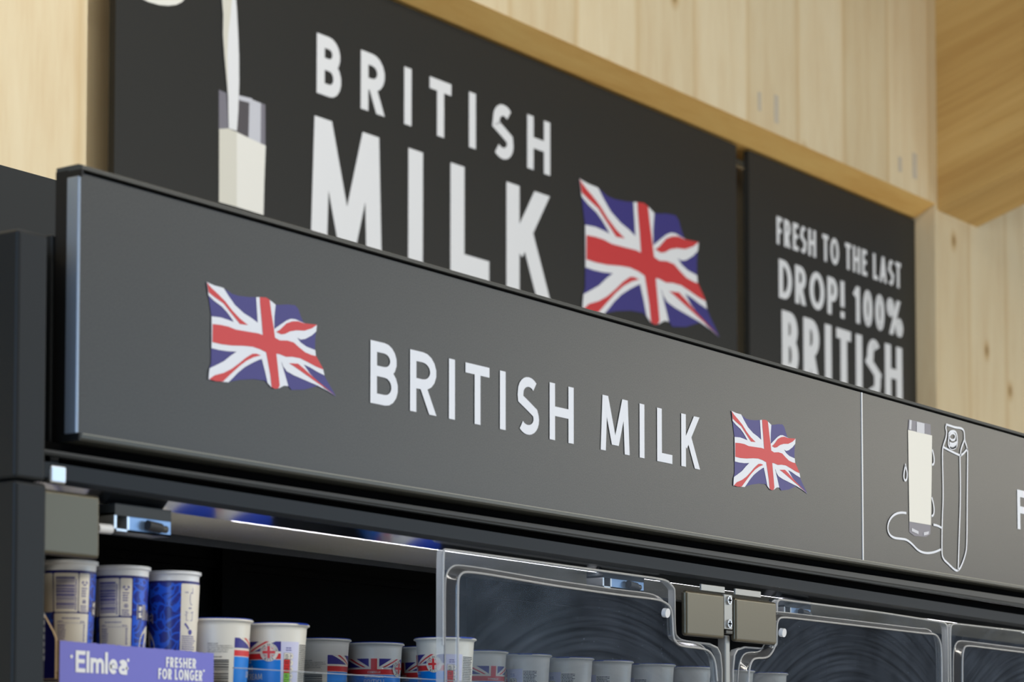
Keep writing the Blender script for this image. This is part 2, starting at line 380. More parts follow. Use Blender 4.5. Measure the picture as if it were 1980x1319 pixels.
def grille():
    m, N, L, P = new_mat('honeycomb air grille'); P.inputs['Roughness'].default_value = .45; P.inputs['Metallic'].default_value = .2
    tc = N.new('ShaderNodeTexCoord'); v = N.new('ShaderNodeTexVoronoi'); v.inputs['Scale'].default_value = 300; v.inputs['Randomness'].default_value = .08
    L.new(tc.outputs['Object'], v.inputs['Vector'])
    r = ramp(N, [(.25, lin(150, 148, 136)), (.5, lin(226, 224, 210))]); L.new(v.outputs['Distance'], r.inputs[0])
    nz = N.new('ShaderNodeTexNoise'); nz.inputs['Scale'].default_value = 330; nz.inputs['Detail'].default_value = 1; L.new(tc.outputs['Object'], nz.inputs['Vector'])
    n2 = N.new('ShaderNodeTexNoise'); n2.inputs['Scale'].default_value = 14; L.new(tc.outputs['Object'], n2.inputs['Vector'])
    mu = N.new('ShaderNodeMath'); mu.operation = 'MULTIPLY'; L.new(nz.outputs['Fac'], mu.inputs[0]); L.new(n2.outputs['Fac'], mu.inputs[1])
    r2 = ramp(N, [(.39, (0, 0, 0, 1)), (.41, (1, 1, 1, 1))]); L.new(mu.outputs[0], r2.inputs[0])
    mx = N.new('ShaderNodeMix'); mx.data_type = 'RGBA'; mx.inputs[7].default_value = (.9, .9, .88, 1); L.new(r2.outputs['Color'], mx.inputs[0]); L.new(r.outputs['Color'], mx.inputs[6])
    L.new(mx.outputs[2], P.inputs['Base Color']); b = N.new('ShaderNodeBump'); b.inputs['Strength'].default_value = .4; b.inputs['Distance'].default_value = .002
    L.new(v.outputs['Distance'], b.inputs['Height']); L.new(b.outputs['Normal'], P.inputs['Normal']); return m
M['grille'] = grille()

def acrylic(name, haze, swirls=True, ior=1.1, dust=(.50, .62, .82, 1)):
    """clear sheet: see-through with surface reflection and a little wiped-on haze"""
    m, N, L, P = new_mat(name); N.remove(P); out = N['Material Output']
    tr = N.new('ShaderNodeBsdfTransparent'); tr.inputs['Color'].default_value = (.93, .95, .96, 1)
    gl = N.new('ShaderNodeBsdfGlossy'); gl.inputs['Roughness'].default_value = .06
    df = N.new('ShaderNodeBsdfDiffuse'); df.inputs['Color'].default_value = dust
    lw = N.new('ShaderNodeFresnel'); lw.inputs['IOR'].default_value = ior
    m1 = N.new('ShaderNodeMixShader'); L.new(lw.outputs[0], m1.inputs[0]); L.new(tr.outputs[0], m1.inputs[1]); L.new(gl.outputs[0], m1.inputs[2])
    m2 = N.new('ShaderNodeMixShader'); L.new(m1.outputs[0], m2.inputs[1]); L.new(df.outputs[0], m2.inputs[2]); L.new(m2.outputs[0], out.inputs['Surface'])
    if swirls:
        def mth(op, a, b=None, c=None):
            n = N.new('ShaderNodeMath'); n.operation = op
            for k, v in enumerate((a, b)):
                if v is None: continue
                if isinstance(v, (int, float)): n.inputs[k].default_value = v
                else: L.new(v, n.inputs[k])
            return n.outputs[0]
        tc = N.new('ShaderNodeTexCoord'); sx = N.new('ShaderNodeSeparateXYZ'); L.new(tc.outputs['Object'], sx.inputs[0])
        # each door was wiped in wide arcs about its own lower middle
        lx = mth('SUBTRACT', mth('MODULO', mth('SUBTRACT', sx.outputs['X'], .745), .84), .40); lz = mth('SUBTRACT', sx.outputs['Z'], 1.3)
        rad = mth('SQRT', mth('ADD', mth('MULTIPLY', lx, lx), mth('MULTIPLY', lz, lz))); ang = mth('ARCTAN2', lz, lx)
        cv = N.new('ShaderNodeCombineXYZ'); L.new(mth('MULTIPLY', rad, 150), cv.inputs[0]); L.new(mth('MULTIPLY', ang, 2.2), cv.inputs[1])
        w = N.new('ShaderNodeTexNoise'); w.inputs['Scale'].default_value = 1; w.inputs['Detail'].default_value = 3; L.new(cv.outputs[0], w.inputs['Vector'])
        n = N.new('ShaderNodeTexNoise'); n.inputs['Scale'].default_value = 9; n.inputs['Detail'].default_value = 3; L.new(tc.outputs['Object'], n.inputs['Vector'])
        mu = mth('MULTIPLY', w.outputs['Fac'], n.outputs['Fac'])
        sp = N.new('ShaderNodeTexNoise'); sp.inputs['Scale'].default_value = 420; L.new(tc.outputs['Object'], sp.inputs['Vector'])
        sr = N.new('ShaderNodeMapRange'); sr.inputs['From Min'].default_value = .74; sr.inputs['From Max'].default_value = .78; sr.inputs['To Max'].default_value = .6; L.new(sp.outputs['Fac'], sr.inputs['Value'])
        mr = N.new('ShaderNodeMapRange'); mr.inputs['From Min'].default_value = .12; mr.inputs['From Max'].default_value = .42; mr.inputs['To Min'].default_value = haze*.5; mr.inputs['To Max'].default_value = haze*2.1; L.new(mu, mr.inputs['Value'])
        a = N.new('ShaderNodeMath'); a.operation = 'ADD'; a.use_clamp = True; L.new(mr.outputs[0], a.inputs[0]); L.new(sr.outputs[0], a.inputs[1]); L.new(a.outputs[0], m2.inputs[0])
    else: m2.inputs[0].default_value = haze
    return m
M['acrylic'] = acrylic('clear door sheet', .045)
M['acrylic_clear'] = acrylic('clear riser sheet', .004, False, 1.06)
M['frost'] = acrylic('frosted sheet edge', .55, False, 1.1, (.72, .73, .72, 1))
def ridge_glass():
    m, N, L, P = new_mat('moulded acrylic ridge'); N.remove(P); out = N['Material Output']
    tr = N.new('ShaderNodeBsdfTransparent'); tr.inputs['Color'].default_value = (.86, .88, .9, 1)
    gl = N.new('ShaderNodeBsdfGlossy'); gl.inputs['Roughness'].default_value = .12
    df = N.new('ShaderNodeBsdfDiffuse'); df.inputs['Color'].default_value = (.8, .82, .86, 1)
    lw = N.new('ShaderNodeFresnel'); lw.inputs['IOR'].default_value = 1.7
    m1 = N.new('ShaderNodeMixShader'); L.new(lw.outputs[0], m1.inputs[0]); L.new(tr.outputs[0], m1.inputs[1]); L.new(gl.outputs[0], m1.inputs[2])
    m2 = N.new('ShaderNodeMixShader'); m2.inputs[0].default_value = .035; L.new(m1.outputs[0], m2.inputs[1]); L.new(df.outputs[0], m2.inputs[2]); L.new(m2.outputs[0], out.inputs['Surface']); return m
M['ridge'] = ridge_glass()
M['highlight_bead'] = acrylic('painted highlight bead', .42, False, 1.5, (.80, .80, .79, 1))  # pale diffuse share paints highlight lines along the clear edges

# ------------------------------------------------------------------ traced outlines, metres
FLAG = {'blue':[[(0.0,0.1125),(0.0148,0.1106),(0.0321,0.1103),(0.0495,0.1055),(0.062,0.1049),(0.0823,0.1066),(0.0963,0.1087),(0.1027,0.1099),(0.1155,0.111),(0.1258,0.1085),(0.1348,0.1051),(0.1438,0.1062),(0.1595,0.1093),(0.1752,0.1106),(0.1818,0.1068),(0.1861,0.099),(0.1921,0.0907),(0.196,0.0893),(0.22,0.0914),(0.2186,0.0822),(0.217,0.0697),(0.2169,0.0568),(0.2181,0.0492),(0.2246,0.0409),(0.2339,0.0328),(0.2365,0.0253),(0.2431,0.0182),(0.2564,0.0059),(0.2618,-0.0001),(0.2429,0.0052),(0.2215,0.0089),(0.1948,0.0005),(0.1685,-0.0033),(0.1633,0.0006),(0.1528,0.0002),(0.1424,-0.0046),(0.1346,-0.0064),(0.1269,-0.0051),(0.1192,-0.0005),(0.1141,0.0021),(0.0911,0.0007),(0.0658,-0.0036),(0.0507,-0.0073),(0.0427,-0.01),(0.0307,-0.0109),(0.0048,-0.0113),(0.0056,-0.0031),(0.0067,0.0031),(0.01,0.0097),(0.0102,0.027),(0.01,0.0394),(0.0101,0.0704),(0.0059,0.0885),(0.0024,0.1029)]],'white':[[(0.0958,0.1086),(0.1027,0.1099),(0.1155,0.111),(0.1258,0.1085),(0.1348,0.1051),(0.1325,0.0883),(0.1323,0.0724),(0.1381,0.061),(0.102,0.057),(0.0992,0.0769)],[(0.1044,0.0421),(0.1378,0.0444),(0.1442,0.0375),(0.148,0.029),(0.1543,0.0157),(0.1614,0.0008),(0.1528,0.0002),(0.1424,-0.0046),(0.1346,-0.0064),(0.1269,-0.0051),(0.1197,-0.0005),(0.1143,0.0141),(0.1081,0.0286)],[(0.0099,0.0701),(0.0279,0.0714),(0.0429,0.0704),(0.0541,0.0692),(0.0768,0.0699),(0.0984,0.0755),(0.1092,0.0629),(0.1223,0.039),(0.1018,0.0355),(0.0814,0.0359),(0.0587,0.0319),(0.0412,0.0299),(0.0238,0.0291),(0.0102,0.0295)],[(0.1304,0.0703),(0.1433,0.0654),(0.1563,0.0636),(0.1786,0.068),(0.1864,0.0625),(0.1983,0.0587),(0.2169,0.0566),(0.2181,0.0486),(0.226,0.041),(0.2339,0.0321),(0.2365,0.0253),(0.2218,0.0279),(0.2059,0.0318),(0.1926,0.034),(0.1768,0.0346),(0.148,0.0303),(0.1326,0.0407),(0.1251,0.057)],[(0.0,0.1125),(0.0148,0.1106),(0.0321,0.1103),(0.042,0.1015),(0.0544,0.0917),(0.0719,0.0838),(0.087,0.0799),(0.0992,0.0756),(0.1021,0.0671),(0.0767,0.0642),(0.0541,0.0679),(0.0491,0.0724),(0.0392,0.08),(0.0293,0.0857),(0.0145,0.0907),(0.0035,0.0962),(0.0024,0.1029)],[(0.1323,0.0724),(0.1435,0.0794),(0.1566,0.0873),(0.1658,0.0911),(0.175,0.092),(0.1855,0.0906),(0.196,0.0893),(0.22,0.0914),(0.2186,0.0822),(0.2091,0.0753),(0.1958,0.0687),(0.1865,0.0663),(0.1786,0.0678),(0.1693,0.0632),(0.151,0.0599),(0.1303,0.0601)],[(0.0587,0.0322),(0.0814,0.0371),(0.1172,0.0397),(0.1081,0.0296),(0.1016,0.0273),(0.0889,0.0216),(0.0736,0.0137),(0.0609,0.0049),(0.0508,-0.0036),(0.0427,-0.01),(0.0307,-0.0109),(0.0048,-0.0113),(0.0056,-0.0031),(0.0067,0.0031),(0.0186,0.0087),(0.0335,0.0158),(0.0461,0.0246)],[(0.1475,0.0315),(0.1768,0.0352),(0.1926,0.034),(0.2057,0.0235),(0.2216,0.0148),(0.2349,0.0083),(0.2618,-0.0001),(0.2429,0.0052),(0.2215,0.0096),(0.195,0.0134),(0.174,0.0164),(0.1583,0.0199),(0.1506,0.0255)]],'red':[[(0.1027,0.1099),(0.1155,0.1113),(0.1224,0.1093),(0.1268,0.0902),(0.1317,0.0704),(0.1354,0.0531),(0.1365,0.0405),(0.1401,0.0206),(0.1437,-0.0007),(0.1411,-0.0047),(0.1346,-0.0064),(0.1274,-0.0051),(0.1245,0.0114),(0.1171,0.0359),(0.1121,0.048),(0.1092,0.061),(0.1062,0.084),(0.1038,0.0989)],[(0.0118,0.0606),(0.0266,0.0617),(0.0415,0.0618),(0.0565,0.0601),(0.0817,0.061),(0.0995,0.0618),(0.1092,0.061),(0.1316,0.0615),(0.1432,0.059),(0.1589,0.061),(0.1719,0.0603),(0.1824,0.0556),(0.1955,0.0506),(0.2088,0.0489),(0.2181,0.0488),(0.226,0.041),(0.2339,0.0328),(0.2192,0.0345),(0.2006,0.0383),(0.1848,0.0412),(0.169,0.0408),(0.156,0.039),(0.143,0.0406),(0.1146,0.0394),(0.1044,0.0415),(0.0891,0.0427),(0.0714,0.0413),(0.0487,0.0384),(0.0288,0.0371),(0.0115,0.0373)],[(0.0005,0.112),(0.0073,0.1072),(0.0221,0.1003),(0.0356,0.0933),(0.0493,0.0836),(0.0642,0.0754),(0.0798,0.0696),(0.0641,0.0685),(0.0554,0.0743),(0.0442,0.0818),(0.0319,0.0903),(0.0146,0.0957),(0.0036,0.1)],[(0.1356,0.069),(0.1434,0.073),(0.1565,0.0834),(0.1684,0.088),(0.1802,0.09),(0.1934,0.0892),(0.22,0.0914),(0.2093,0.085),(0.1933,0.0793),(0.1774,0.0775),(0.1643,0.0741),(0.1538,0.0691),(0.1459,0.0673)],[(0.0061,-0.0109),(0.016,-0.0046),(0.0334,0.0009),(0.0484,0.008),(0.0635,0.0177),(0.0762,0.0265),(0.089,0.0335),(0.0966,0.0347),(0.1056,0.0337),(0.0915,0.0294),(0.0775,0.0229),(0.0635,0.0139),(0.0483,0.0024),(0.032,-0.0104),(0.0184,-0.0118)],[(0.1619,0.0313),(0.1808,0.0333),(0.1952,0.0275),(0.211,0.0201),(0.2243,0.0144),(0.2591,0.001),(0.2429,0.0065),(0.2109,0.0163),(0.1898,0.0231),(0.1715,0.0289)]]}
ART = {'milk':[(2.1662,2.2675),(2.2694,2.2688),(2.2655,2.1873),(2.2604,2.0968),(2.1682,2.0957),(2.1671,2.1773)],'glass':[[(2.1705,2.2877),(2.2639,2.2895),(2.2654,2.2688),(2.1662,2.2675)],[(2.1682,2.0957),(2.2604,2.0968),(2.258,2.0794),(2.2382,2.0726),(2.1897,2.0703),(2.1678,2.0761)]],'glare':[[(2.2032,2.2874),(2.2363,2.2879),(2.2359,2.268),(2.2028,2.2676)],[(2.1775,2.0846),(2.2063,2.0806),(2.2062,2.0751),(2.1774,2.0782)],[(2.2286,2.0804),(2.2513,2.0844),(2.2492,2.0786),(2.2285,2.0743)],[(2.1724,2.2871),(2.182,2.2874),(2.1797,2.2691),(2.1701,2.2689)]],'lines':[[(2.1552,2.1103),(2.1334,2.1096),(2.1098,2.1049),(2.091,2.0961),(2.0787,2.0837),(2.0775,2.0719),(2.0857,2.0634),(2.1042,2.0594),(2.1323,2.0605),(2.156,2.0607),(2.1797,2.0541),(2.1988,2.0458),(2.218,2.0422),(2.2424,2.042),(2.2721,2.046),(2.3021,2.0539)],[(2.2703,2.0986),(2.2882,2.0984),(2.3071,2.0956)],[(2.3331,2.2973),(2.3484,2.2969),(2.3739,2.2964),(2.3946,2.298),(2.408,2.2969),(2.4141,2.2914),(2.4137,2.2771),(2.4269,2.2616),(2.4276,2.2483),(2.4234,2.1678),(2.4198,2.0698),(2.412,2.0515),(2.3928,2.0279),(2.3771,2.018),(2.3618,2.0191),(2.3367,2.0282),(2.3097,2.0371),(2.306,2.0521),(2.3095,2.1133),(2.3156,2.1574),(2.3127,2.2445),(2.319,2.2562),(2.3315,2.273),(2.3338,2.2842),(2.3289,2.2902),(2.3331,2.2973)],[(2.3189,2.2518),(2.3472,2.2484),(2.3778,2.2451),(2.3952,2.2439),(2.4089,2.2499),(2.4268,2.2607)],[(2.3921,2.2436),(2.3932,2.1649),(2.3837,2.0757),(2.3782,2.019)],[(2.4137,2.2771),(2.4041,2.2658),(2.3955,2.2537),(2.3952,2.2439)],[(2.1533,2.1997),(2.1473,2.1859),(2.1452,2.1772),(2.1489,2.1712),(2.1546,2.1709),(2.1595,2.1765),(2.1606,2.1851),(2.157,2.1932),(2.1533,2.1997)],[(2.2687,2.2418),(2.2754,2.2317),(2.2772,2.221),(2.274,2.2142),(2.2671,2.2126)],[(2.2646,2.1504),(2.2722,2.1381),(2.2749,2.1254),(2.2707,2.1163),(2.2628,2.1143)],[(2.3429,2.2809),(2.3501,2.2861),(2.3665,2.2889),(2.3768,2.287),(2.3807,2.2786),(2.3803,2.2653),(2.376,2.2582),(2.3595,2.2528),(2.3453,2.2539),(2.3393,2.2607),(2.3427,2.272),(2.3429,2.2809)],[(2.3458,2.2746),(2.3518,2.27),(2.364,2.2705),(2.3723,2.275),(2.3725,2.2821),(2.3623,2.2845),(2.35,2.2813),(2.3458,2.2746)],[(2.3455,2.2636),(2.3597,2.2621),(2.3783,2.2686)],[(2.3454,2.2592),(2.3596,2.2577),(2.3782,2.2642)],[(2.3473,2.2554),(2.3595,2.2541),(2.3761,2.26)]]}
WGL = {'stream':[(3.7255,4.0808),(3.7921,4.0983),(3.7991,4.0449),(3.8057,3.9692),(3.8105,3.8986),(3.8121,3.8162),(3.8089,3.7274),(3.803,3.66),(3.764,3.6598),(3.7597,3.7601),(3.7509,3.8184),(3.7414,3.8819),(3.7334,3.9511),(3.7343,4.0117)],'streamshade':[(3.7255,4.0808),(3.7757,4.094),(3.7683,4.0259),(3.7576,3.9572),(3.7535,3.8848),(3.7568,3.8033),(3.7613,3.7605),(3.7509,3.8184),(3.7414,3.8819),(3.7334,3.9511),(3.7343,4.0117)],'glassL':[(3.7191,3.7727),(3.7547,3.7699),(3.764,3.6598),(3.7205,3.6486)],'glassM':[(3.8125,3.775),(3.8636,3.7773),(3.8607,3.6505),(3.8072,3.6582)],'glareR':[(3.8636,3.7773),(3.9195,3.7756),(3.9191,3.6436),(3.8607,3.6505)],'glassR':[(3.9195,3.7756),(3.9405,3.7753),(3.9418,3.6428),(3.9191,3.6436)],'rim':[(3.8125,3.7761),(3.8761,3.7801),(3.8746,3.7643),(3.8127,3.7612)],'milkL':[(3.7205,3.6486),(3.7623,3.6594),(3.8031,3.6573),(3.8055,3.4191),(3.7221,3.4183)],'milkR':[(3.8031,3.6573),(3.8607,3.6505),(3.9426,3.643),(3.9369,3.5277),(3.9338,3.4171),(3.8055,3.4191)]}

# ------------------------------------------------------------------ the setting
YW = 3.0            # front of the timber wall
b = MB(); W = M['panel_wood']
b.box(-6, 3.042, YW, YW + .25, 0, 7, W)
b.box(3.042, 8.655, YW, YW + .25, 4.35, 7, W)
b.box(8.655, 16, YW, YW + .25, 0, 7, W)
b.box(3.042, 8.655, YW + .24, YW + .3, 0, 4.35, W)
for x, z0, z1, w in ((7.10, 4.40, 4.52, .04), (6.96, 4.42, 4.50, .03), (8.42, 4.43, 4.55, .05), (8.27, 4.43, 4.50, .04)):
    b.face([(x, YW - .001, z0), (x + w, YW - .001, z0), (x + w, YW - .001, z1), (x, YW - .001, z1)], M['mark'])
structure(b.build('wall_back'))
b = MB(); b.box(-12, 20, -14, YW, -.1, 0, M['floor']); structure(b.build('floor'))
b = MB()
b.xprism([(YW - .004, 4.352), (YW + .098, 4.298), (YW + .235, 4.298), (YW + .235, 4.352)][::-1], 3.042, 8.66, M['trim_wood'])
tag(b.build('lintel_trim'), 'timber strip tinted for warm bounce light, running above both black wall signs', 'wood trim')
# rafter coming out of the wall on the right, rising towards the room
b = MB(); s = .33; L0 = 7.0
pr = [(8.685, 0), (9.13, 0)]
b.grid([[(8.685, YW, 4.327), (8.685, YW - L0, 4.327 + s*L0)], [(8.685, YW, 5.9), (8.685, YW - L0, 5.9 + s*L0)]], M['beam_wood'], False)
b.grid([[(9.13, YW, 5.9), (9.13, YW - L0, 5.9 + s*L0)], [(9.13, YW, 4.327), (9.13, YW - L0, 4.327 + s*L0)]], M['beam_wood'], False)
b.grid([[(9.13, YW, 4.327), (9.13, YW - L0, 4.327 + s*L0)], [(8.685, YW, 4.327), (8.685, YW - L0, 4.327 + s*L0)]], M['beam_wood'], False)
b.grid([[(8.685, YW, 5.9), (8.685, YW - L0, 5.9 + s*L0)], [(9.13, YW, 5.9), (9.13, YW - L0, 5.9 + s*L0)]], M['beam_wood'], False)
b.face([(8.685, YW - L0, 4.327 + s*L0), (9.13, YW - L0, 4.327 + s*L0), (9.13, YW - L0, 5.9 + s*L0), (8.685, YW - L0, 5.9 + s*L0)], M['beam_wood'])
tag(b.build('roof_beam'), 'sloping laminated timber beam coming out of the wall at upper right', 'beam')

# ------------------------------------------------------------------ flags, printed signs
def flag_on(b, x0, z0, k, y, eps, white='white_print'):
    for i, (key, mat) in enumerate((('blue', 'flag_blue'), ('white', white), ('red', 'flag_red'))):
        for j, p in enumerate(FLAG[key]):
            b.poly([(x0 + k*x, z0 + k*z) for x, z in p], lambda u, v, yy=y - eps*(i + 1) - j*eps*.08: (u, yy, v), M[mat])
YS = YW + .1        # face of the wall signs
wsign = thing('wall_sign', 'large black wall sign reading BRITISH MILK with a poured glass and flag', 'sign', (5.1, YS, 2.5))
def kid(b, name, root, **k):
    o = b.build(name, root, **k); o.matrix_parent_inverse = root.matrix_world.inverted() if False else o.matrix_parent_inverse
    o.location = Vector((0, 0, 0)) - Vector(root.location); return o
b = MB(); b.box(3.26, 6.955, YS, YS + .025, 2.5, 4.285, M['black_board']); kid(b, 'board', wsign)
b = MB(); yl = YS - .002
def put(b, c, x0, x1, zb, zt, w, mat=M['white_print'], y=yl):
    H = zt - zb
    for q in letter(c, (x1 - x0)/H, w/H): b.poly([(x0 + H*u, zb + H*v) for u, v in q], lambda u, v, k=q.lay: (u, y - k*4e-5, v), mat)
for c, x0, x1 in (('B', 4.196, 4.323), ('R', 4.428, 4.564), ('I', 4.66, 4.716), ('T', 4.813, 4.94), ('I', 5.037, 5.097), ('S', 5.191, 5.322), ('H', 5.411, 5.561)):
    put(b, c, x0, x1, 3.873, 4.073, .041)
for c, x0, x1 in (('M', 4.172, 4.542), ('I', 4.687, 4.78), ('L', 4.936, 5.17), ('K', 5.278, 5.572)):
    put(b, c, x0, x1, 3.40, 3.795, .083)
kid(b, 'lettering', wsign)
b = MB(); flag_on(b, 5.757, 3.452, 4.0, YS - .001, .001); kid(b, 'flag_print', wsign)
b = MB()
def art(b, pts, mat, k): b.poly(pts, lambda u, v: (u, YS - .001*k, v), M[mat])
art(b, WGL['glassL'], 'glass_print', 1); art(b, WGL['glassM'], 'glass_dark', 1); art(b, WGL['glareR'], 'glass_light', 1); art(b, WGL['glassR'], 'glass_print', 1)
art(b, WGL['rim'], 'glass_light', 2); art(b, WGL['milkL'], 'milk_shade', 2); art(b, WGL['milkR'], 'cream_print', 2)
art(b, WGL['stream'], 'white_print', 3); art(b, WGL['streamshade'], 'milk_shade', 4)
art(b, [(3.40 + .17*math.cos(a*pi/12), 4.045 + .078*math.sin(a*pi/12)) for a in range(24)], 'cream_print', 2)
kid(b, 'milk_glass_print', wsign)
fsign = thing('wall_sign', 'smaller black wall sign reading FRESH TO THE LAST DROP beside the beam', 'sign', (7.85, YS, 2.5))
b = MB(); b.box(7.06, 8.648, YS, YS + .025, 2.5, 4.285, M['black_board']); kid(b, 'board', fsign)
b = MB()
for sline, x0, x1, zb, zt, w, ws in (('FRESH TO THE LAST', 7.295, 8.49, 3.93, 4.05, .17, .72), ('DROP! 100%', 7.312, 8.503, 3.70, 3.868, .17, .8), ('BRITISH', 7.336, 8.495, 3.38, 3.65, .17, .72)):
    for q in text(sline, zt - zb, w, .13, ws, x1 - x0, 'l'): b.poly(q, lambda u, v, k=q.lay: (x0 + u, yl - k*4e-5, zb + v), M['white_print'])
kid(b, 'lettering', fsign)
b = MB(); b.box(-1.2, 4.2, .8, .84, 2.232, 2.568, M['rear_grey']); b.box(-1.2, 4.2, .78, .8, 2.232, 2.42, M['anthracite_dark'])
tag(b.build('chiller_rear_panel'), 'dark grey panel standing behind the chiller top at far left', 'panel')

# ------------------------------------------------------------------ header sign over the chiller
X1 = X2 = 6.0
hdr = thing('header_sign', 'long charcoal chiller header reading BRITISH MILK between two flags', 'sign', (0, 0, 2.0))
b = MB(); b.box(0, 1.9775, 0, .03, 2.0085, 2.3135, M['header_face']); kid(b, 'face_panel', hdr)
b = MB(); b.box(1.9805, X1, 0, .03, 2.0085, 2.3135, M['header_face']); kid(b, 'face_panel', hdr)
b = MB(); b.box(1.977, 1.981, -.0012, .004, 2.0085, 2.3135, M['white_print']); kid(b, 'joint_strip', hdr)['label'] = 'thin white joint strip'
b = MB(); b.box(0, X1, .0, .034, 2.3135, 2.3165, M['slot'])
b.xprism([(-.006, 2.3165), (.036, 2.3165), (.036, 2.323), (.0, 2.3235), (-.005, 2.3215)][::-1], -.002, X1, M['trim_top']); kid(b, 'top_trim', hdr)
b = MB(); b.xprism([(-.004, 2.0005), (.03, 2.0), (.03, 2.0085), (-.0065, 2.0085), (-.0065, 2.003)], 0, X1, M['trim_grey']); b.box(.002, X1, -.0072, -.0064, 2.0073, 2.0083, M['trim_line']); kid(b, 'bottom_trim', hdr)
b = MB(); b.box(-.004, 0, -.002, .017, 2.0085, 2.309, M['cap_metal']); kid(b, 'end_cap', hdr, bevel=.0012)['label'] = 'satin metal end cap'
b = MB(); b.box(-.003, 0, .017, .036, 2.001, 2.318, M['anthracite_dark']); b.box(-.003, 0, -.006, .017, 2.0, 2.0085, M['anthracite_dark']); b.box(-.003, 0, -.006, .017, 2.309, 2.3165, M['anthracite_dark']); kid(b, 'end_plate', hdr)
b = MB(); b.box(-.006, .010, .038, .05, 1.9755, 2.245, M['anthracite']); kid(b, 'mounting_bar', hdr, bevel=.002)
b = MB(); MV[0] = .13
yl2 = -.0009
for c, x0, x1 in (('B', .5450, .6050), ('R', .6324, .6951), ('I', .7203, .7373), ('T', .7609, .8190), ('I', .8440, .8601), ('S', .8883, .9443), ('H', .9721, 1.0362), ('M', 1.1106, 1.1925), ('I', 1.2215, 1.2365), ('L', 1.2738, 1.3196), ('K', 1.3473, 1.4075)):
    put(b, c, x0, x1, 2.1132, 2.1978, .0142, M['header_white'], yl2)
    if x0 == .9721: kid(b, 'lettering', hdr); b = MB()
kid(b, 'lettering', hdr); b = MB()
put(b, 'F', 2.664, 2.706, 2.124, 2.2045, .0142, M['header_white'], yl2)
kid(b, 'lettering', hdr)
for x0 in (.2186, 1.5074):
    b = MB(); flag_on(b, x0, 2.1092 + (.003 if x0 < 1 else 0), .97 if x0 < 1 else 1.0, -.0003, .0004, 'header_white'); kid(b, 'flag_print', hdr)
b = MB()
for p in ART['glass']: b.poly(p, lambda u, v: (u, -.0006, v), M['glass_print'])
b.poly(ART['milk'], lambda u, v: (u, -.001, v), M['header_cream'])
for p in ART['glare']: b.poly(p, lambda u, v: (u, -.0012, v), M['glass_light'])
for p in ART['lines']:
    for q in stroke(chaikin(p, 2), .0042): b.poly(q, lambda u, v: (u, -.0014, v), M['header_white'])
kid(b, 'milk_carton_print', hdr)

# ------------------------------------------------------------------ the chiller cabinet
ch = thing('chiller_cabinet', 'dark refrigerated wall cabinet with clear doors under the charcoal header', 'refrigerator', (1.6, .4, 0))
A = M['anthracite']
b = MB(); b.box(-.0965, -.0485, 0, .9, 1.9475, 2.231, A); b.box(-.0945, -.0445, .0015, .9, 0, 1.946, A); kid(b, 'side_panel', ch, bevel=.005)
b = MB(); b.box(-.0965, X2, .052, .9, 2.02, 2.225, M['anthracite_dark']); kid(b, 'roof', ch)
X2 = 6.0; SL = (X2 + .066)
b = MB(); g0 = (-.044, X2); sl = lambda a, k: [(y, z - k*a) for y, z in [(.012, 1.9811), (.022, 1.981), (.022, 1.9866), (.01, 1.9866)]]
b.grid([[(x, .022, 1.9810 - .0043*x), (x, .012, 1.9810 - .0043*x), (x, .0098, 1.9835 - .003*x), (x, .0105, 1.9866), (x, .022, 1.9866)] for x in (-.044, X2)], M['rail_grey'], False, True); kid(b, 'canopy_rail', ch)['label'] = 'upper grey canopy rail'
b = MB()
b.grid([[(x, .035, 1.952 - .0078*x), (x, .027, 1.9515 - .0078*x), (x, .021, 1.956 - .0078*x), (x, .018, 1.9735 - .0075*x), (x, .035, 1.9735 - .0075*x)] for x in (-.044, X2)], M['rail_blue'], False, True); kid(b, 'canopy_rail', ch)['label'] = 'lower slate grey canopy rail'
b = MB(); b.box(.012, X2, .037, .052, 1.957, 2.02, M['slot']); b.box(-.044, X2, .023, .035, 1.99, 1.9985, M['slot']); kid(b, 'canopy_back', ch)
b = MB(); b.xprism([(.036, 1.9525), (.0585, 1.9425), (.0585, 1.9455), (.036, 1.9555)], -.044, X2, M['mirror'], dz=-.0064*SL); kid(b, 'reflector_strip', ch)
b = MB(); b.xprism([(.059, 1.9405), (.0622, 1.9405), (.0622, 1.9428), (.059, 1.9428)], .34, X2, M['led'], dz=-.0060*SL); kid(b, 'led_strip', ch)['label'] = 'lit white light strip'
b = MB(); b.xprism([(.0635, 1.9435), (.24, 1.9435), (.24, 1.957), (.0635, 1.957)], -.044, X2, M['grille'], dz=-.0058*SL); kid(b, 'air_grille', ch)
b = MB(); b.box(-.044, X2, .241, .245, 1.93, 2.02, M['anthracite_dark']); b.box(-.044, X2, .62, .66, .3, 2.02, M['black'])
for x in (.25, .93, 1.62, 2.3, 2.98, 3.7, 4.4, 5.1):
    b.box(x, x + .035, .6, .62, .3, 2.02, M['black'])
for z in (1.72, 1.83, 1.95):
    b.box(-.044, X2, .612, .62, z, z + .012, M['black'])
kid(b, 'back_panel', ch)
b = MB(); b.box(-.044, .36, .07, .6, 1.6, 1.6225, M['anthracite']); kid(b, 'shelf', ch)
b = MB(); b.box(.36, X2, .07, .6, 1.695, 1.715, M['anthracite']); kid(b, 'shelf', ch)
b = MB(); b.box(.365, X2, .078, .081, 1.7151, 1.7545, M['acrylic_clear']); b.box(.365, X2, .0778, .0812, 1.7538, 1.7547, M['highlight_bead'])
for x in (.655, .70): b.box(x, x + .002, .081, .24, 1.7151, 1.75, M['acrylic_clear'])
kid(b, 'shelf_riser', ch)['label'] = 'clear plastic shelf front'
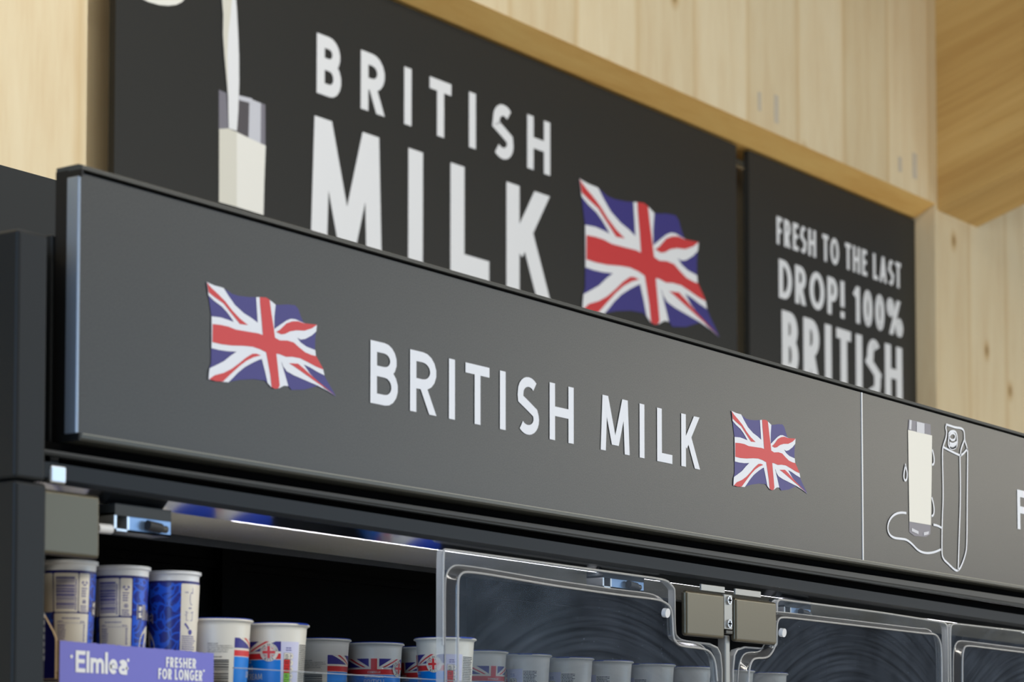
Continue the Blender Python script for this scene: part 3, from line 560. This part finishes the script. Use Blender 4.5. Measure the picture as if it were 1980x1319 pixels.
# hinge cover and clip at the left post, door itself swung away
def hinge_cover(parent, x0, x1, z0, z1, root, y0=.018, y1=.0295):
    b = MB(); b.box(x0, x1, y0, y1, z0, z1, M['steel']); o = b.build('hinge_cover', parent, bevel=.0052)
    o.location = -Vector(root.location) if parent is root else Vector((0, 0, 0)); return o
hinge_cover(ch, -.042, .0584, 1.8675, 1.943, ch)
b = MB(); b.box(-.024, .0025, .018, .03, 1.9505, 1.972, M['steel_light']); kid(b, 'hinge_clip', ch, bevel=.003)['label'] = 'small bright metal clip'
def bracket(x0, x1, z0, zs, zt, y0):
    b = MB(); y1 = y0 + .03; xm = x0 + .026
    b.box(xm, x1, y0, y0 + .003, z0, zs, M['steel_blue_lit']); b.box(x0, x0 + .004, y0, y1, z0, zs + .003, M['steel_light']); b.box(x0, x1, y0, y1, z0, z0 + .0025, M['steel_light'])
    b.box(xm - .004, xm, y0, y1, z0, zs, M['steel_light']); b.box(x0, x1, y0 - .001, y1, zs, zt, M['rail_grey'])
    o = kid(b, 'latch_bracket', ch)
    b = MB(); xc = x0 + (x1 - x0)*.66; zc = z0 + (zs - z0)*.45
    b.tube([(xc - .013, y0 - .005, zc + .002), (xc + .01, y0 - .005, zc)], .0062, M['rubber'], 14); b.tube([(xc + .01, y0 - .006, zc - .001), (xc + .019, y0 - .006, zc - .001)], .0045, M['steel_dark'], 14)
    b.build('roller', o)['label'] = 'black rubber roller'
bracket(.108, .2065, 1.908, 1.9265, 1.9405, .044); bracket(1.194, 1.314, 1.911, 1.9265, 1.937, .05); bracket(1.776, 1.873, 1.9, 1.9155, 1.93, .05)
b = MB(); b.tube([(.085, .05, 1.909), (.108, .05, 1.9095)], .0058, M['pot_rim'], 14); kid(b, 'latch_pin', ch)

YD = .035
def door(outer, ridge, x_edges, zb=1.25):
    """moulded clear door: flat flange, a sloped ridge and a raised pane"""
    o_ = chaikin(outer, 2); o_ = [(outer[0][0], zb)] + o_ + [(outer[-1][0], zb)]
    r_ = chaikin(ridge, 2); r_ = [(ridge[0][0], zb + .08)] + r_ + [(ridge[-1][0], zb + .08)]
    o_ = o_[::-1]; r_ = r_[::-1]           # anticlockwise seen from the front
    base = offset(r_, .011); top = r_
    b = MB(); AC = M['acrylic']
    b.poly([o_, base[::-1]], lambda u, v: (u, YD, v), AC)
    b.poly(offset(top, -.001), lambda u, v: (u, YD - .014, v), AC)
    n = len(o_)
    for k in range(n):
        a, c = o_[k], o_[(k+1) % n]
        b.face([(a[0], YD, a[1]), (a[0], YD + .013, a[1]), (c[0], YD + .013, c[1]), (c[0], YD, c[1])], M['frost'])
    d = kid(b, 'door', ch)
    b = MB()
    prof = [(.011, YD), (.008, YD - .002), (.0035, YD - .011), (0.0, YD - .014), (-.001, YD - .014), (-.001, YD - .0115), (.002, YD - .0095), (.0075, YD + .001), (.011, YD + .002)]
    rows = []
    for off, y in prof + prof[:1]: rows.append([(p[0], y, p[1]) for p in offset(r_, off)])
    b.grid(rows, M['ridge'], True, True)
    b.tube([(p[0], YD - .0145, p[1]) for p in offset(r_, .0005)][1:-1], .0017, M['highlight_bead'], 8); b.tube([(p[0], YD + .0005, p[1]) for p in offset(r_, .0105)][1:-1], .0013, M['highlight_bead'], 8)  # thin pale tubes added as the ridge's highlight lines
    b.build('moulded_ridge', d)
    b = MB(); b.tube([(p[0], YD + .001, p[1]) for p in o_[1:-1]], .0019, M['highlight_bead'], 8); b.build('rim_bead', d)
    return d
D1o = [(.7587, 1.80), (.7587, 1.935), (.765, 1.9357), (1.36, 1.9335), (1.3756, 1.9255), (1.3836, 1.9212), (1.3856, 1.9167), (1.3856, 1.8513), (1.3911, 1.8432), (1.4094, 1.8373), (1.5352, 1.8362), (1.5352, 1.70)]
D1r = [(.7511 + .022, 1.7478), (.773, 1.8844), (.775, 1.8967), (.785, 1.9037), (.80, 1.9052), (.8448, 1.905), (1.0189, 1.9), (1.1998, 1.8975), (1.3083, 1.8977), (1.332, 1.8939), (1.3459, 1.8885), (1.3518, 1.8784), (1.3537, 1.8576), (1.3555, 1.8389), (1.3675, 1.83), (1.3837, 1.8266), (1.4453, 1.8262), (1.4682, 1.823), (1.4828, 1.813), (1.4891, 1.8004), (1.493, 1.7748)]
D2o = [(1.572, 1.70), (1.572, 1.8362), (1.70, 1.8373), (1.72, 1.8432), (1.7245, 1.8513), (1.7245, 1.9167), (1.728, 1.9212), (1.735, 1.925), (1.75, 1.925), (2.1124, 1.9245), (2.3847, 1.9207), (2.3994, 1.9187), (2.4075, 1.9113), (2.4075, 1.8)]
D2r = [(1.597, 1.70), (1.597, 1.7767), (1.600, 1.7963), (1.606, 1.8096), (1.618, 1.8179), (1.6621, 1.8195), (1.6804, 1.8303), (1.692, 1.8442), (1.6956, 1.8756), (1.7018, 1.8883), (1.718, 1.8926), (2.0858, 1.8926), (2.2823, 1.8924), (2.3208, 1.8936), (2.3367, 1.8846), (2.3461, 1.871), (2.3461, 1.8031)]
D3o = [(2.4185, 1.80), (2.4191, 1.9105), (2.4276, 1.9188), (2.4444, 1.9211), (2.9, 1.9229), (3.24, 1.92), (3.245, 1.80)]
D3r = [(2.440, 1.8055), (2.441, 1.855), (2.448, 1.872), (2.4604, 1.8785), (2.80, 1.8765), (3.19, 1.876), (3.20, 1.80)]
d1 = door(D1o, D1r, None); d1['label'] = 'left clear door'
d2 = door(D2o, D2r, None); d2['label'] = 'middle clear door'
d3 = door(D3o, D3r, None); d3['label'] = 'right clear door'
hinge_cover(d1, 1.3925, 1.5157, 1.8452, 1.919, ch); hinge_cover(d2, 1.5515, 1.6929, 1.8432, 1.917, ch)
b = MB(); b.box(1.5195, 1.5465, .0215, .0265, 1.862, 1.92, M['steel_plate']); b.box(1.522, 1.5435, .0195, .0275, 1.8545, 1.8605, M['steel_dark']); hp = kid(b, 'hinge_plate', ch, bevel=.001)
for z in (1.9105, 1.8715):
    b = MB(); b.tube([(1.5335, .0225, z), (1.5335, .0185, z)], .0072, M['steel_light'], 20)
    for dx, dz in ((.0048, .0012), (.0012, .0048)): b.box(1.5335 - dx, 1.5335 + dx, .0181, .0186, z - dz, z + dz, M['slot'])
    b.build('screw', hp)
b = MB(); b.box(1.5385, 1.553, .03, .046, 1.25, 1.853, M['steel_plate']); kid(b, 'door_post', ch, bevel=.002)
for x0, x1 in ((1.460, 1.537), (1.572, 1.659)):
    b = MB(); b.box(x0, x1, .03, .034, 1.9225, 1.9335, M['steel_plate']); kid(b, 'hinge_clip', ch, bevel=.001)
for dd, x, z in ((d1, 1.327, 1.878), (d2, 1.709, 1.866)):
    b = MB(); b.tube([(x, .0205, z), (x, .013, z - .001)], .0075, M['pot_rim'], 16); b.build('door_bumper', dd)['label'] = 'small white plastic bumper'

# ------------------------------------------------------------------ cream pots
def sweep(rfun):
    """maps label coordinates (s along the girth, z down from the rim) onto the pot wall"""
    def f(s, z, k=1):
        r = rfun(z); a = s/rfun.ref; return ((r + .0003*k)*math.cos(a), (r + .0003*k)*math.sin(a), z)
    return f
def rect(b, fn, s0, s1, z0, z1, mat, k=1):
    n = max(1, int(abs(s1 - s0)/.0025))
    b.grid([[fn(s0 + (s1-s0)*i/n, z, k) for i in range(n+1)] for z in (z0, z1)], mat, False)
def quad(b, fn, p, mat, k=1):
    n = 10; a, c, d, e = p
    def lp(u, v, t): return (u[0]+(v[0]-u[0])*t, u[1]+(v[1]-u[1])*t)
    b.grid([[fn(*lp(lp(a, c, i/n), lp(e, d, i/n), j/3), k) for i in range(n+1)] for j in range(4)], mat, False)
def disc(b, fn, s, z, r, mat, k=1, a0=0, a1=360, n=28, r0=0):
    b.grid([[fn(s + q*math.cos(math.radians(a0 + (a1-a0)*i/n)), z + q*math.sin(math.radians(a0 + (a1-a0)*i/n)), k) for i in range(n+1)] for q in (max(r0, 1e-5), (r0 + r)/2, r)], mat, False)
def write(b, fn, s, z, line, cap, w, mat, k=2, align='c', width=None, ws=1, track=.16):
    for q in text(line, cap, w, track, ws, width, align): b.poly(q, lambda u, v, j=q.lay: fn(s + u, z + v, k + j*.1), mat)
def rrect(b, fn, s0, s1, z0, z1, r, mat, k=1):
    rect(b, fn, s0 + r, s1 - r, z0, z1, mat, k); rect(b, fn, s0, s0 + r, z0 + r, z1 - r, mat, k); rect(b, fn, s1 - r, s1, z0 + r, z1 - r, mat, k)
    for cs, cz, a in ((s0+r, z0+r, 180), (s1-r, z0+r, 270), (s1-r, z1-r, 0), (s0+r, z1-r, 90)): disc(b, fn, cs, cz, r, mat, k, a, a + 90, 6)
def bars(b, fn, s0, s1, z0, z1, mat, k=2, step=.0022):
    z = z0; rr = random.Random(3)
    while z < z1:
        h = step*rr.choice((.25, .45, .45, .8)); rect(b, fn, s0, s1, z, min(z + h, z1), mat, k); z += h + step*rr.choice((.3, .4, .6))
def lines(b, fn, s0, z0, n, dz, wid, mat, k=2, h=.0009, rr=random.Random(5)):
    for i in range(n):
        x = s0; e = s0 + wid*(.75 + .25*rr.random())
        while x < e:
            w = min(.0012 + .003*rr.random(), e - x)
            rect(b, fn, x, x + w, z0 - i*dz, z0 - i*dz + h, mat, k); x += w + .0006

# wide white pot, 105 mm
def rW(z): return .0405 + (z + .004)*.055 if z > -.014 else .0392 + (z + .014)*.055
rW.ref = .0415
HW = .105
def cup_profile(H, rr, rim, lip):
    p = [(.0005, -H), (rr(-H) - .003, -H), (rr(-H), -H + .003)]
    for i in range(1, 14): z = -H + .003 + (H - .012)*i/13; p.append((rr(z), z))
    p += [(rr(-.005), -.005), (rim - .0025, -.0035), (rim - .0004, -.0026), (rim, -.0016), (rim - .0004, -.0005), (rim - .002, 0), (rim - .006, -.0004), (rr(-.01) - .001, -.002), (.0005, -.002)]
    return p
def rWs(z): return .0432 + z*.062
rWs.ref = .0415
fW = sweep(rWs)
def flag_band(b, fn, s0, s1, zt):
    """union flag across the front with the bright blue field below"""
    BL, WH, RD = M['ink_blue'], M['paper'], M['ink_red']
    h = .0133; zw = zt - h; zr = zw - .0028; zb = zr - .0077
    rect(b, fn, s0, s1, zw, zt, BL, 1); rect(b, fn, s0, s1, zr, zw, WH, 1); rect(b, fn, s0, s1, zb, zr, RD, 1); rect(b, fn, s0, s1, zb - .0008, zb, WH, 1)
    rect(b, fn, s0, s1, -.098, zb - .0008, M['bright_blue'], 1)
    for m in (1, -1):
        q = lambda pts: [(m*u, v) for u, v in (pts if m == 1 else pts[::-1])]
        quad(b, fn, q([(-.052, zt), (-.021, zw), (-.0065, zw), (-.0285, zt)]), WH, 2)
        quad(b, fn, q([(-.0435, zt), (-.0165, zw), (-.0125, zw), (-.0385, zt)]), RD, 3)
    rect(b, fn, -.0078, .0078, zw, zt, WH, 3); rect(b, fn, -.0047, .0047, zr - .002, zt, RD, 4)
def badge(b, fn, s, z):
    R = .0123; disc(b, fn, s, z, R, M['paper'], 5)
    disc(b, fn, s, z, .0082, M['ink_blue'], 6)
    for a in (45, 135, 225, 315):
        disc(b, fn, s, z, .0082, M['paper'], 7, a - 14, a + 14, 4); disc(b, fn, s, z, .0082, M['ink_red'], 8, a - 4, a + 5, 3, .004)
    rect(b, fn, s - .0031, s + .0031, z - .0082, z + .0082, M['paper'], 9); rect(b, fn, s - .0082, s + .0082, z - .0031, z + .0031, M['paper'], 9)
    rect(b, fn, s - .0018, s + .0018, z - .0082, z + .0082, M['ink_red'], 10); rect(b, fn, s - .0082, s + .0082, z - .0018, z + .0018, M['ink_red'], 10)
    def curve(word, a0, a1, inv):
        n = len(word); cap = .0024
        for i, c in enumerate(word):
            if c == ' ': continue
            a = math.radians(a0 + (a1 - a0)*i/(n - 1)); Wc = max(width_of(c, .85), .2)
            for q in letter(c, Wc, .2):
                pts = []
                for u, v in q:
                    u = (u - Wc/2)*cap; v = (v - .5)*cap; rr = .0102 + (-v if inv else v); th = a + (u if inv else -u)/.0102
                    pts.append((s + rr*math.cos(th), z + rr*math.sin(th)))
                b.poly(pts, lambda x, y: fn(x, y, 6), M['ink'])
    curve('100% BRITISH', 166, 14, False); curve('MILK', 240, 300, True)
def label_W():
    b = MB(); zt = -.0245
    flag_band(b, fW, -.059, .059, zt)
    badge(b, fW, .043, zt - .0145)
    write(b, fW, 0, -.0465, 'COMBELLE', .0028, .2, M['paper'], 5, track=.3)
    write(b, fW, 0, -.0535, 'BRITISH FARMING', .003, .13, M['paper'], 3)
    write(b, fW, 0, -.0645, 'BRITISH', .0082, .10, M['paper'], 3, track=.12)
    write(b, fW, 0, -.0755, 'DOUBLE CREAM', .0078, .12, M['paper'], 3, track=.12)
    # nutrition panel
    rect(b, fW, .0592, .087, -.098, zt, M['lilac'], 1)
    lines(b, fW, .066, -.0335, 2, .003, .009, M['violet_ink'], 2, .0011)
    x0, x1 = .0635, .0722
    for z0, z1, m in ((-.0485, -.0395, 'paper'), (-.0575, -.0485, 'ink_red'), (-.0665, -.0575, 'ink_red'), (-.0755, -.0665, 'ink_green'), (-.0845, -.0755, 'ink_green')):
        rect(b, fW, x0 - .0003, x1 + .0003, z0, z1, M['ink'], 2); rect(b, fW, x0, x1, z0 + .0003, z1 - .0003, M[m], 3)
        disc(b, fW, x1 + .001, (z0+z1)/2, .0045, M['ink'], 2, -90, 90, 12); disc(b, fW, x1 + .001, (z0+z1)/2, .0042, M['paper'], 3, -90, 90, 12)
        lines(b, fW, x0 + .0015, z1 - .0035, 3 if m == 'paper' else 2, .0024, .0055, M['ink'], 4, .001); lines(b, fW, x1 + .001, (z0+z1)/2, 1, .002, .0022, M['ink'], 4, .001)
    lines(b, fW, .0885, -.029, 28, .0025, .024, M['ink'], 2, .0013)
    # storage text and bar code
    write(b, fW, -.0955, -.0335, 'USE BY: See lid', .0017, .16, M['ink'], 2, 'l')
    for i, t in enumerate(('STORAGE: Keep refrigerated below 5.', 'Once opened, keep refrigerated and use', 'within 3 days and by date shown.', 'Not suitable for home freezing.')):
        write(b, fW, -.0955, -.0362 - i*.0026, t, .0017, .12, M['ink'], 2, 'l')
    lines(b, fW, -.088, -.0505, 1, .002, .012, M['ink'], 2, .001)
    bars(b, fW, -.095, -.0668, -.097, -.0535, M['ink'])
    return b
b = MB(); b.lathe(cup_profile(HW, rWs, .0468, 0), M['pot_white'], 96); cupW = b
b = MB(); b.lathe([(.0005, .0003), (.0452, .0003), (.0455, .0007), (.0452, .0010), (.0005, .0010)], M['foil_blue'], 96)
tabs = [[((.0445 + .0014*j)*math.cos(a), (.0445 + .0014*j)*math.sin(a), .0011 - (.0007*j*j*.35 if j > 1 else 0)) for a in [x*.05 + 2.2 for x in range(-5, 6)]] for j in range(4)]
b.grid(tabs, M['foil_blue'], True); lidW = b
labW = label_W()
ZC = lambda x, y: math.atan2(-2.057 - y, -2.07 - x)   # bearing of the shopper's side of each pot
def pot_face(o, x, y, s_face, ref): o.rotation_euler.z = ZC(x, y) - s_face/ref
protoW = None
def pot_W(x, y, zr, s_face, label, group):
    global protoW
    if protoW is None:
        r = thing('cream_pot', label, 'cream pot', (0, 0, 0), group)
        kids = [cupW.build('cup', r), lidW.build('lid', r), labW.build('printed_label', r)]
        kids[1]['label'] = 'blue foil lid'
        for c in kids: c.location = (0, 0, HW)
        protoW = r
    else:
        r = protoW.copy(); COL.objects.link(r); r['label'] = label; r['group'] = group
        for c in protoW.children: q = c.copy(); q.parent = r; COL.objects.link(q)
    r.location = (x, y, zr - HW); pot_face(r, x, y, s_face, .0415); return r
GW = 'white cream pots behind the clear doors'
ZW = 1.8205
pot_W(.4141, .15, ZW, -.082, 'white cream pot showing its bar code, right of the periwinkle tray', GW)
pot_W(.5300, .15, ZW, .051, 'white cream pot facing forward with round flag badge and red green panel', GW)
pot_W(.9180, .15, ZW, .060, 'white cream pot half behind the left edge of the clear door', GW)
for x, s, lb in ((.810, -.070, 'back row white pot whose flag label starts at its right edge'),
                 (.940, .0, 'back row white pot showing the middle of its red and blue flag'),
                 (1.075, .046, 'back row pot almost hidden behind the pot at the door edge'),
                 (1.218, -.023, 'blurred white pot with flag seen just inside the left clear door'),
                 (1.345, .09, 'plain looking white pot, second through the left clear door'),
                 (1.474, .098, 'white pot with lilac panel and grey text behind the left clear door'),
                 (1.600, .107, 'white pot with grey text, fourth seen through the left clear door'),
                 (1.742, .118, 'white pot low behind the left door, under its white bumper'),
                 (1.872, .118, 'white pot behind the stepped corner of the left clear door'),
                 (2.030, .115, 'white pot just right of the steel door post'),
                 (2.160, .112, 'white pot furthest right, low behind the middle clear door')):
    pot_W(x + .018, .315, ZW, s, lb, GW)

# tall blue pot, 143 mm
HT = .143
def rT(z): return .0345 + z*.045
rT.ref = .0335
fT = sweep(rT)
def label_T():
    b = MB()
    zt = -.0115; zb = -.139; N2 = 90; C = 2*pi*rT.ref
    b.grid([[fT(C*i/N2, z, 1) for i in range(N2 + 1)] for z in (zb, zb/2, zt - .003)], M['swirl'], True)
    b.grid([[fT(C*i/N2, z, 1) for i in range(N2 + 1)] for z in (zt - .003, zt)], M['navy'], True)
    rect(b, fT, -.002, .0475, zb, zt - .002, M['navy'], 2)
    P, V = M['paper'], M['violet_ink']
    rrect(b, fT, 0, .0300, -.0625, zt - .0035, .002, P, 3); rrect(b, fT, -.030, -.0015, -.0625, zt - .0035, .002, P, 3); bars(b, fT, .003, .0255, -.058, -.0185, V, 4, .0024); lines(b, fT, .0262, -.024, 16, .0024, .0022, V, 4, .0014)
    rrect(b, fT, .0312, .0460, -.062, zt - .0035, .002, P, 3)
    for a in (40, 140): disc(b, fT, .0386 + (.0018 if a < 90 else -.0018), -.0268, .0024, V, 4, a - 60, a + 60, 8)
    disc(b, fT, .0386, -.0275, .0026, V, 4, 200, 340, 10, .0012)
    lines(b, fT, .0345, -.034, 4, .0031, .008, V, 4, .0013); disc(b, fT, .0386, -.0495, .0026, V, 4, 0, 360, 20, .0019); disc(b, fT, .0386, -.0495, .001, V, 4)
    lines(b, fT, .0335, -.0555, 4, .0026, .0105, V, 4, .0012)
    rrect(b, fT, 0, .0460, zb + .004, -.064, .002, P, 3)
    lines(b, fT, .010, -.0705, 1, .002, .025, V, 4, .001); lines(b, fT, .0045, -.0745, 1, .002, .009, V, 4, .001); lines(b, fT, .034, -.0745, 1, .002, .008, V, 4, .001)
    rect(b, fT, .0035, .042, -.0760, -.0757, V, 4); rect(b, fT, .040, .0403, -.098, -.0757, V, 4)
    lines(b, fT, .0045, -.0792, 8, .0028, .011, V, 4, .0012); lines(b, fT, .0385, -.0792, 7, .003, .0025, V, 4, .0012); lines(b, fT, .0045, -.103, 9, .0026, .037, V, 4, .0012)
    # front oval with the word mark, then recipe panel
    disc(b, fT, .086, -.098, .026, P, 2, 0, 360, 40)
    write(b, fT, .082, -.066, 'Elmlea', .019, .30, M['paper'], 3, track=.10, width=.056); write(b, fT, .082, -.066, 'Elmlea', .019, .13, M['navy'], 4, track=.27, width=.0545)
    rrect(b, fT, .150, .186, zb + .004, zt - .0035, .002, P, 3)
    NV = M['violet_ink']; write(b, fT, .155, -.027, 'POUR', .0016, .2, NV, 4, 'l')
    def ln(pts, w=.0006):
        for q in stroke(pts, w): b.poly(q, lambda u, v: fT(u, v, 4), NV)
    ln(arc(.1655, -.034, .0025, .008, 60, 300, 14)); ln([(.1672, -.028), (.1668, -.020)])
    lines(b, fT, .1615, -.047, 1, .002, .005, NV, 4, .0014)
    ln([(.158, -.052), (.158, -.062), (.168, -.062), (.168, -.052), (.158, -.052)]); ln([(.1565, -.051), (.1695, -.051)], .0009); ln([(.1555, -.055), (.158, -.055)])
    ln([(.156, -.066), (.1625, -.073)], .0026); disc(b, fT, .165, -.077, .0034, NV, 4)
    lines(b, fT, .152, -.083, 20, .0027, .026, NV, 4, .0012)
    return b
b = MB(); b.lathe(cup_profile(HT, rT, .0372, 0), M['pot_rim'], 80); cupT = b
b = MB(); b.lathe([(.0005, -.001), (.033, -.001), (.0370, .0004), (.0372, .0008), (.0370, .0012), (.0005, .0012)], M['pot_rim'], 80); lidT = b
labT = label_T(); protoT = None
def pot_T(x, y, zr, s_face, label):
    global protoT
    if protoT is None:
        r = thing('cream_pot', label, 'cream pot', (0, 0, 0), 'tall blue pots in the tray')
        for bb, nm in ((cupT, 'cup'), (lidT, 'lid'), (labT, 'printed_label')): bb.build(nm, r).location = (0, 0, HT)
        protoT = r
    else:
        r = protoT.copy(); COL.objects.link(r); r['label'] = label
        for c in protoT.children: q = c.copy(); q.parent = r; COL.objects.link(q)
    r.location = (x, y, zr - HT); pot_face(r, x, y, s_face, .0335); return r
ZT = 1.8762
pot_T(.138, .15, ZT, .0175, 'tall blue pot at the left end, partly behind the steel hinge cover')
pot_T(.2316, .15, ZT, .0325, 'tall pot in the tray, middle one, showing bar code and small white panel')
pot_T(.3261, .15, ZT, .139, 'tall pot with blue swirl pattern at the right end of the tray')
# the tray they stand in, on a lower layer of white lidded pots
tr = thing('cardboard_tray', 'periwinkle blue cardboard tray holding the three tall pots', 'tray', (.2, .15, ZT - HT - .0012))
zt0 = ZT - HT - .0012
b = MB(); b.box(.066, .372, .094, .31, zt0 - .002, zt0 + .001, M['card']); kid(b, 'base', tr)
b = MB(); n = 60; tops = [1.7755 - .0035*i/n + (random.random()-.5)*.0012 for i in range(n + 1)]
xs = [.0655 + (.3390 - .0655)*i/n for i in range(n + 1)]
b.grid([[(x, .090, 1.7245) for x in xs], [(x, .090, z) for x, z in zip(xs, tops)]], M['periwinkle'], False)
b.grid([[(x, .090, z) for x, z in zip(xs, tops)], [(x, .0935, z) for x, z in zip(xs, tops)]], M['card'], False)
b.grid([[(x, .0935, z) for x, z in zip(xs, tops)], [(x, .0935, 1.7245) for x in xs]], M['card'], False)
b.face([(.0655, .0935, 1.7245), (.0655, .090, 1.7245), (.0655, .090, tops[0]), (.0655, .0935, tops[0])], M['card'])
b.face([(.339, .090, 1.7245), (.339, .0935, 1.7245), (.339, .0935, tops[-1]), (.339, .090, tops[-1])], M['card']); kid(b, 'front_panel', tr)
b = MB()
def tw(s, x, z, cap, w, width, ws=1.0, track=.12):
    for q in text(s, cap, w, track, ws, width, 'l'): b.poly(q, lambda u, v, k=q.lay: (x + u, .0893 - k*4e-5, z + v), M['white_print'])
tw('Elmlea', .0915, 1.7385, .0262, .19, .0885, 1.35, .07)
for x, z in ((.0845, 1.757), (.1815, 1.7565), (.180, 1.7465)): b.poly([(x + .0022*math.cos(a*pi/6), z + .0022*math.sin(a*pi/6)) for a in range(12)], lambda u, v: (u, .0893, v), M['white_print'])
kid(b, 'lettering', tr); b = MB()
tw('FRESHER', .2495, 1.7508, .0128, .2, .0555, .9); tw('FOR LONGER', .2355, 1.7355, .0135, .2, .0815, .9); tw('+', .3178, 1.744, .006, .25, .0035)
kid(b, 'lettering', tr)
b = MB(); zs = zt0 - .002; side = [(.094, zs), (.30, zs), (.30, 1.835), (.16, 1.832), (.115, 1.808), (.0985, 1.786), (.094, 1.778)]
b.face([(.062, y, z) for y, z in side[::-1]], M['navy']); b.face([(.065, y, z) for y, z in side], M['card'])
for k in range(len(side)):
    p, q = side[k], side[(k+1) % len(side)]; b.face([(.062, *p), (.062, *q), (.065, *q), (.065, *p)], M['card'])
for i in range(7): b.box(.0612, .0619, .112, .125, 1.752 + i*.0085, 1.7575 + i*.0085, M['white_print'])
kid(b, 'side_panel', tr)['label'] = 'torn navy side panel with white lettering'
for x, lb in ((.124, 'white lid of a pot peeping out under the left end of the tray'), (.220, 'lower white pot under the middle of the cardboard tray'), (.311, 'lower white pot under the right end of the cardboard tray')):
    pot_W(x, .145, zt0 - .0036, -.1, lb, 'lower white pots under the tray')

# ------------------------------------------------------------------ light
def area(name, loc, rot, sx, sy, power, col):
    l = bpy.data.lights.new(name, 'AREA'); l.shape = 'RECTANGLE'; l.size = sx; l.size_y = sy; l.energy = power; l.color = col
    o = bpy.data.objects.new(name, l); COL.objects.link(o); o.location = loc; o.rotation_euler = rot; return o
R = math.radians
area('unseen_ceiling_lamp', (-.5, .3, 6.4), (R(28), 0, 0), 11, .5, 210, (1, .94, .84))  # added over the chiller to light the wall and miss the header face
area('unseen_ceiling_lamp', (2, -5.4, 5.8), (R(14), 0, 0), 12, .5, 440, (1, .94, .84))
area('header_sheen_lamp', (14.5, -5.6, 4.2), (0, 0, 0), 10, .6, 1100, (1, .92, .78))  # added out of view for the warm sheen on the header's right
area('unseen_window_light', (-9, -2.5, 2.6), (R(90), 0, R(-75)), 7, 3.6, 400, (.46, .68, 1))
area('unseen_window_light', (11.5, -11, 3.2), (R(90), 0, R(25)), 8, 5, 330, (.5, .73, 1))  # added out of view so the header's left end reflects blue
wd = bpy.data.worlds.new('shop air'); scene.world = wd; wd.use_nodes = True
bg = wd.node_tree.nodes['Background']; bg.inputs[0].default_value = (.95, .96, 1, 1); bg.inputs[1].default_value = .16

# ------------------------------------------------------------------ camera
cam = bpy.data.cameras.new('camera'); co = bpy.data.objects.new('camera', cam); COL.objects.link(co); scene.camera = co
co.location = (-2.06957, -2.05712, 1.60)
p, az = R(3.5), R(34.92593)
F = Vector((math.cos(p)*math.cos(az), math.cos(p)*math.sin(az), math.sin(p)))
co.rotation_euler = F.to_track_quat('-Z', 'Y').to_euler()
cam.sensor_width = 36; cam.lens = 88.1818; cam.shift_y = .2868; cam.clip_end = 100
cam.dof.use_dof = True; cam.dof.focus_distance = 4.2; cam.dof.aperture_fstop = 7.4
scene.view_settings.view_transform = 'Standard'; scene.view_settings.look = 'None'; scene.view_settings.exposure = 0.1; scene.view_settings.gamma = 1
scene.view_settings.use_curve_mapping = False
scene.cycles.use_denoising = True
scene.cycles.max_bounces = 10; scene.cycles.transparent_max_bounces = 24
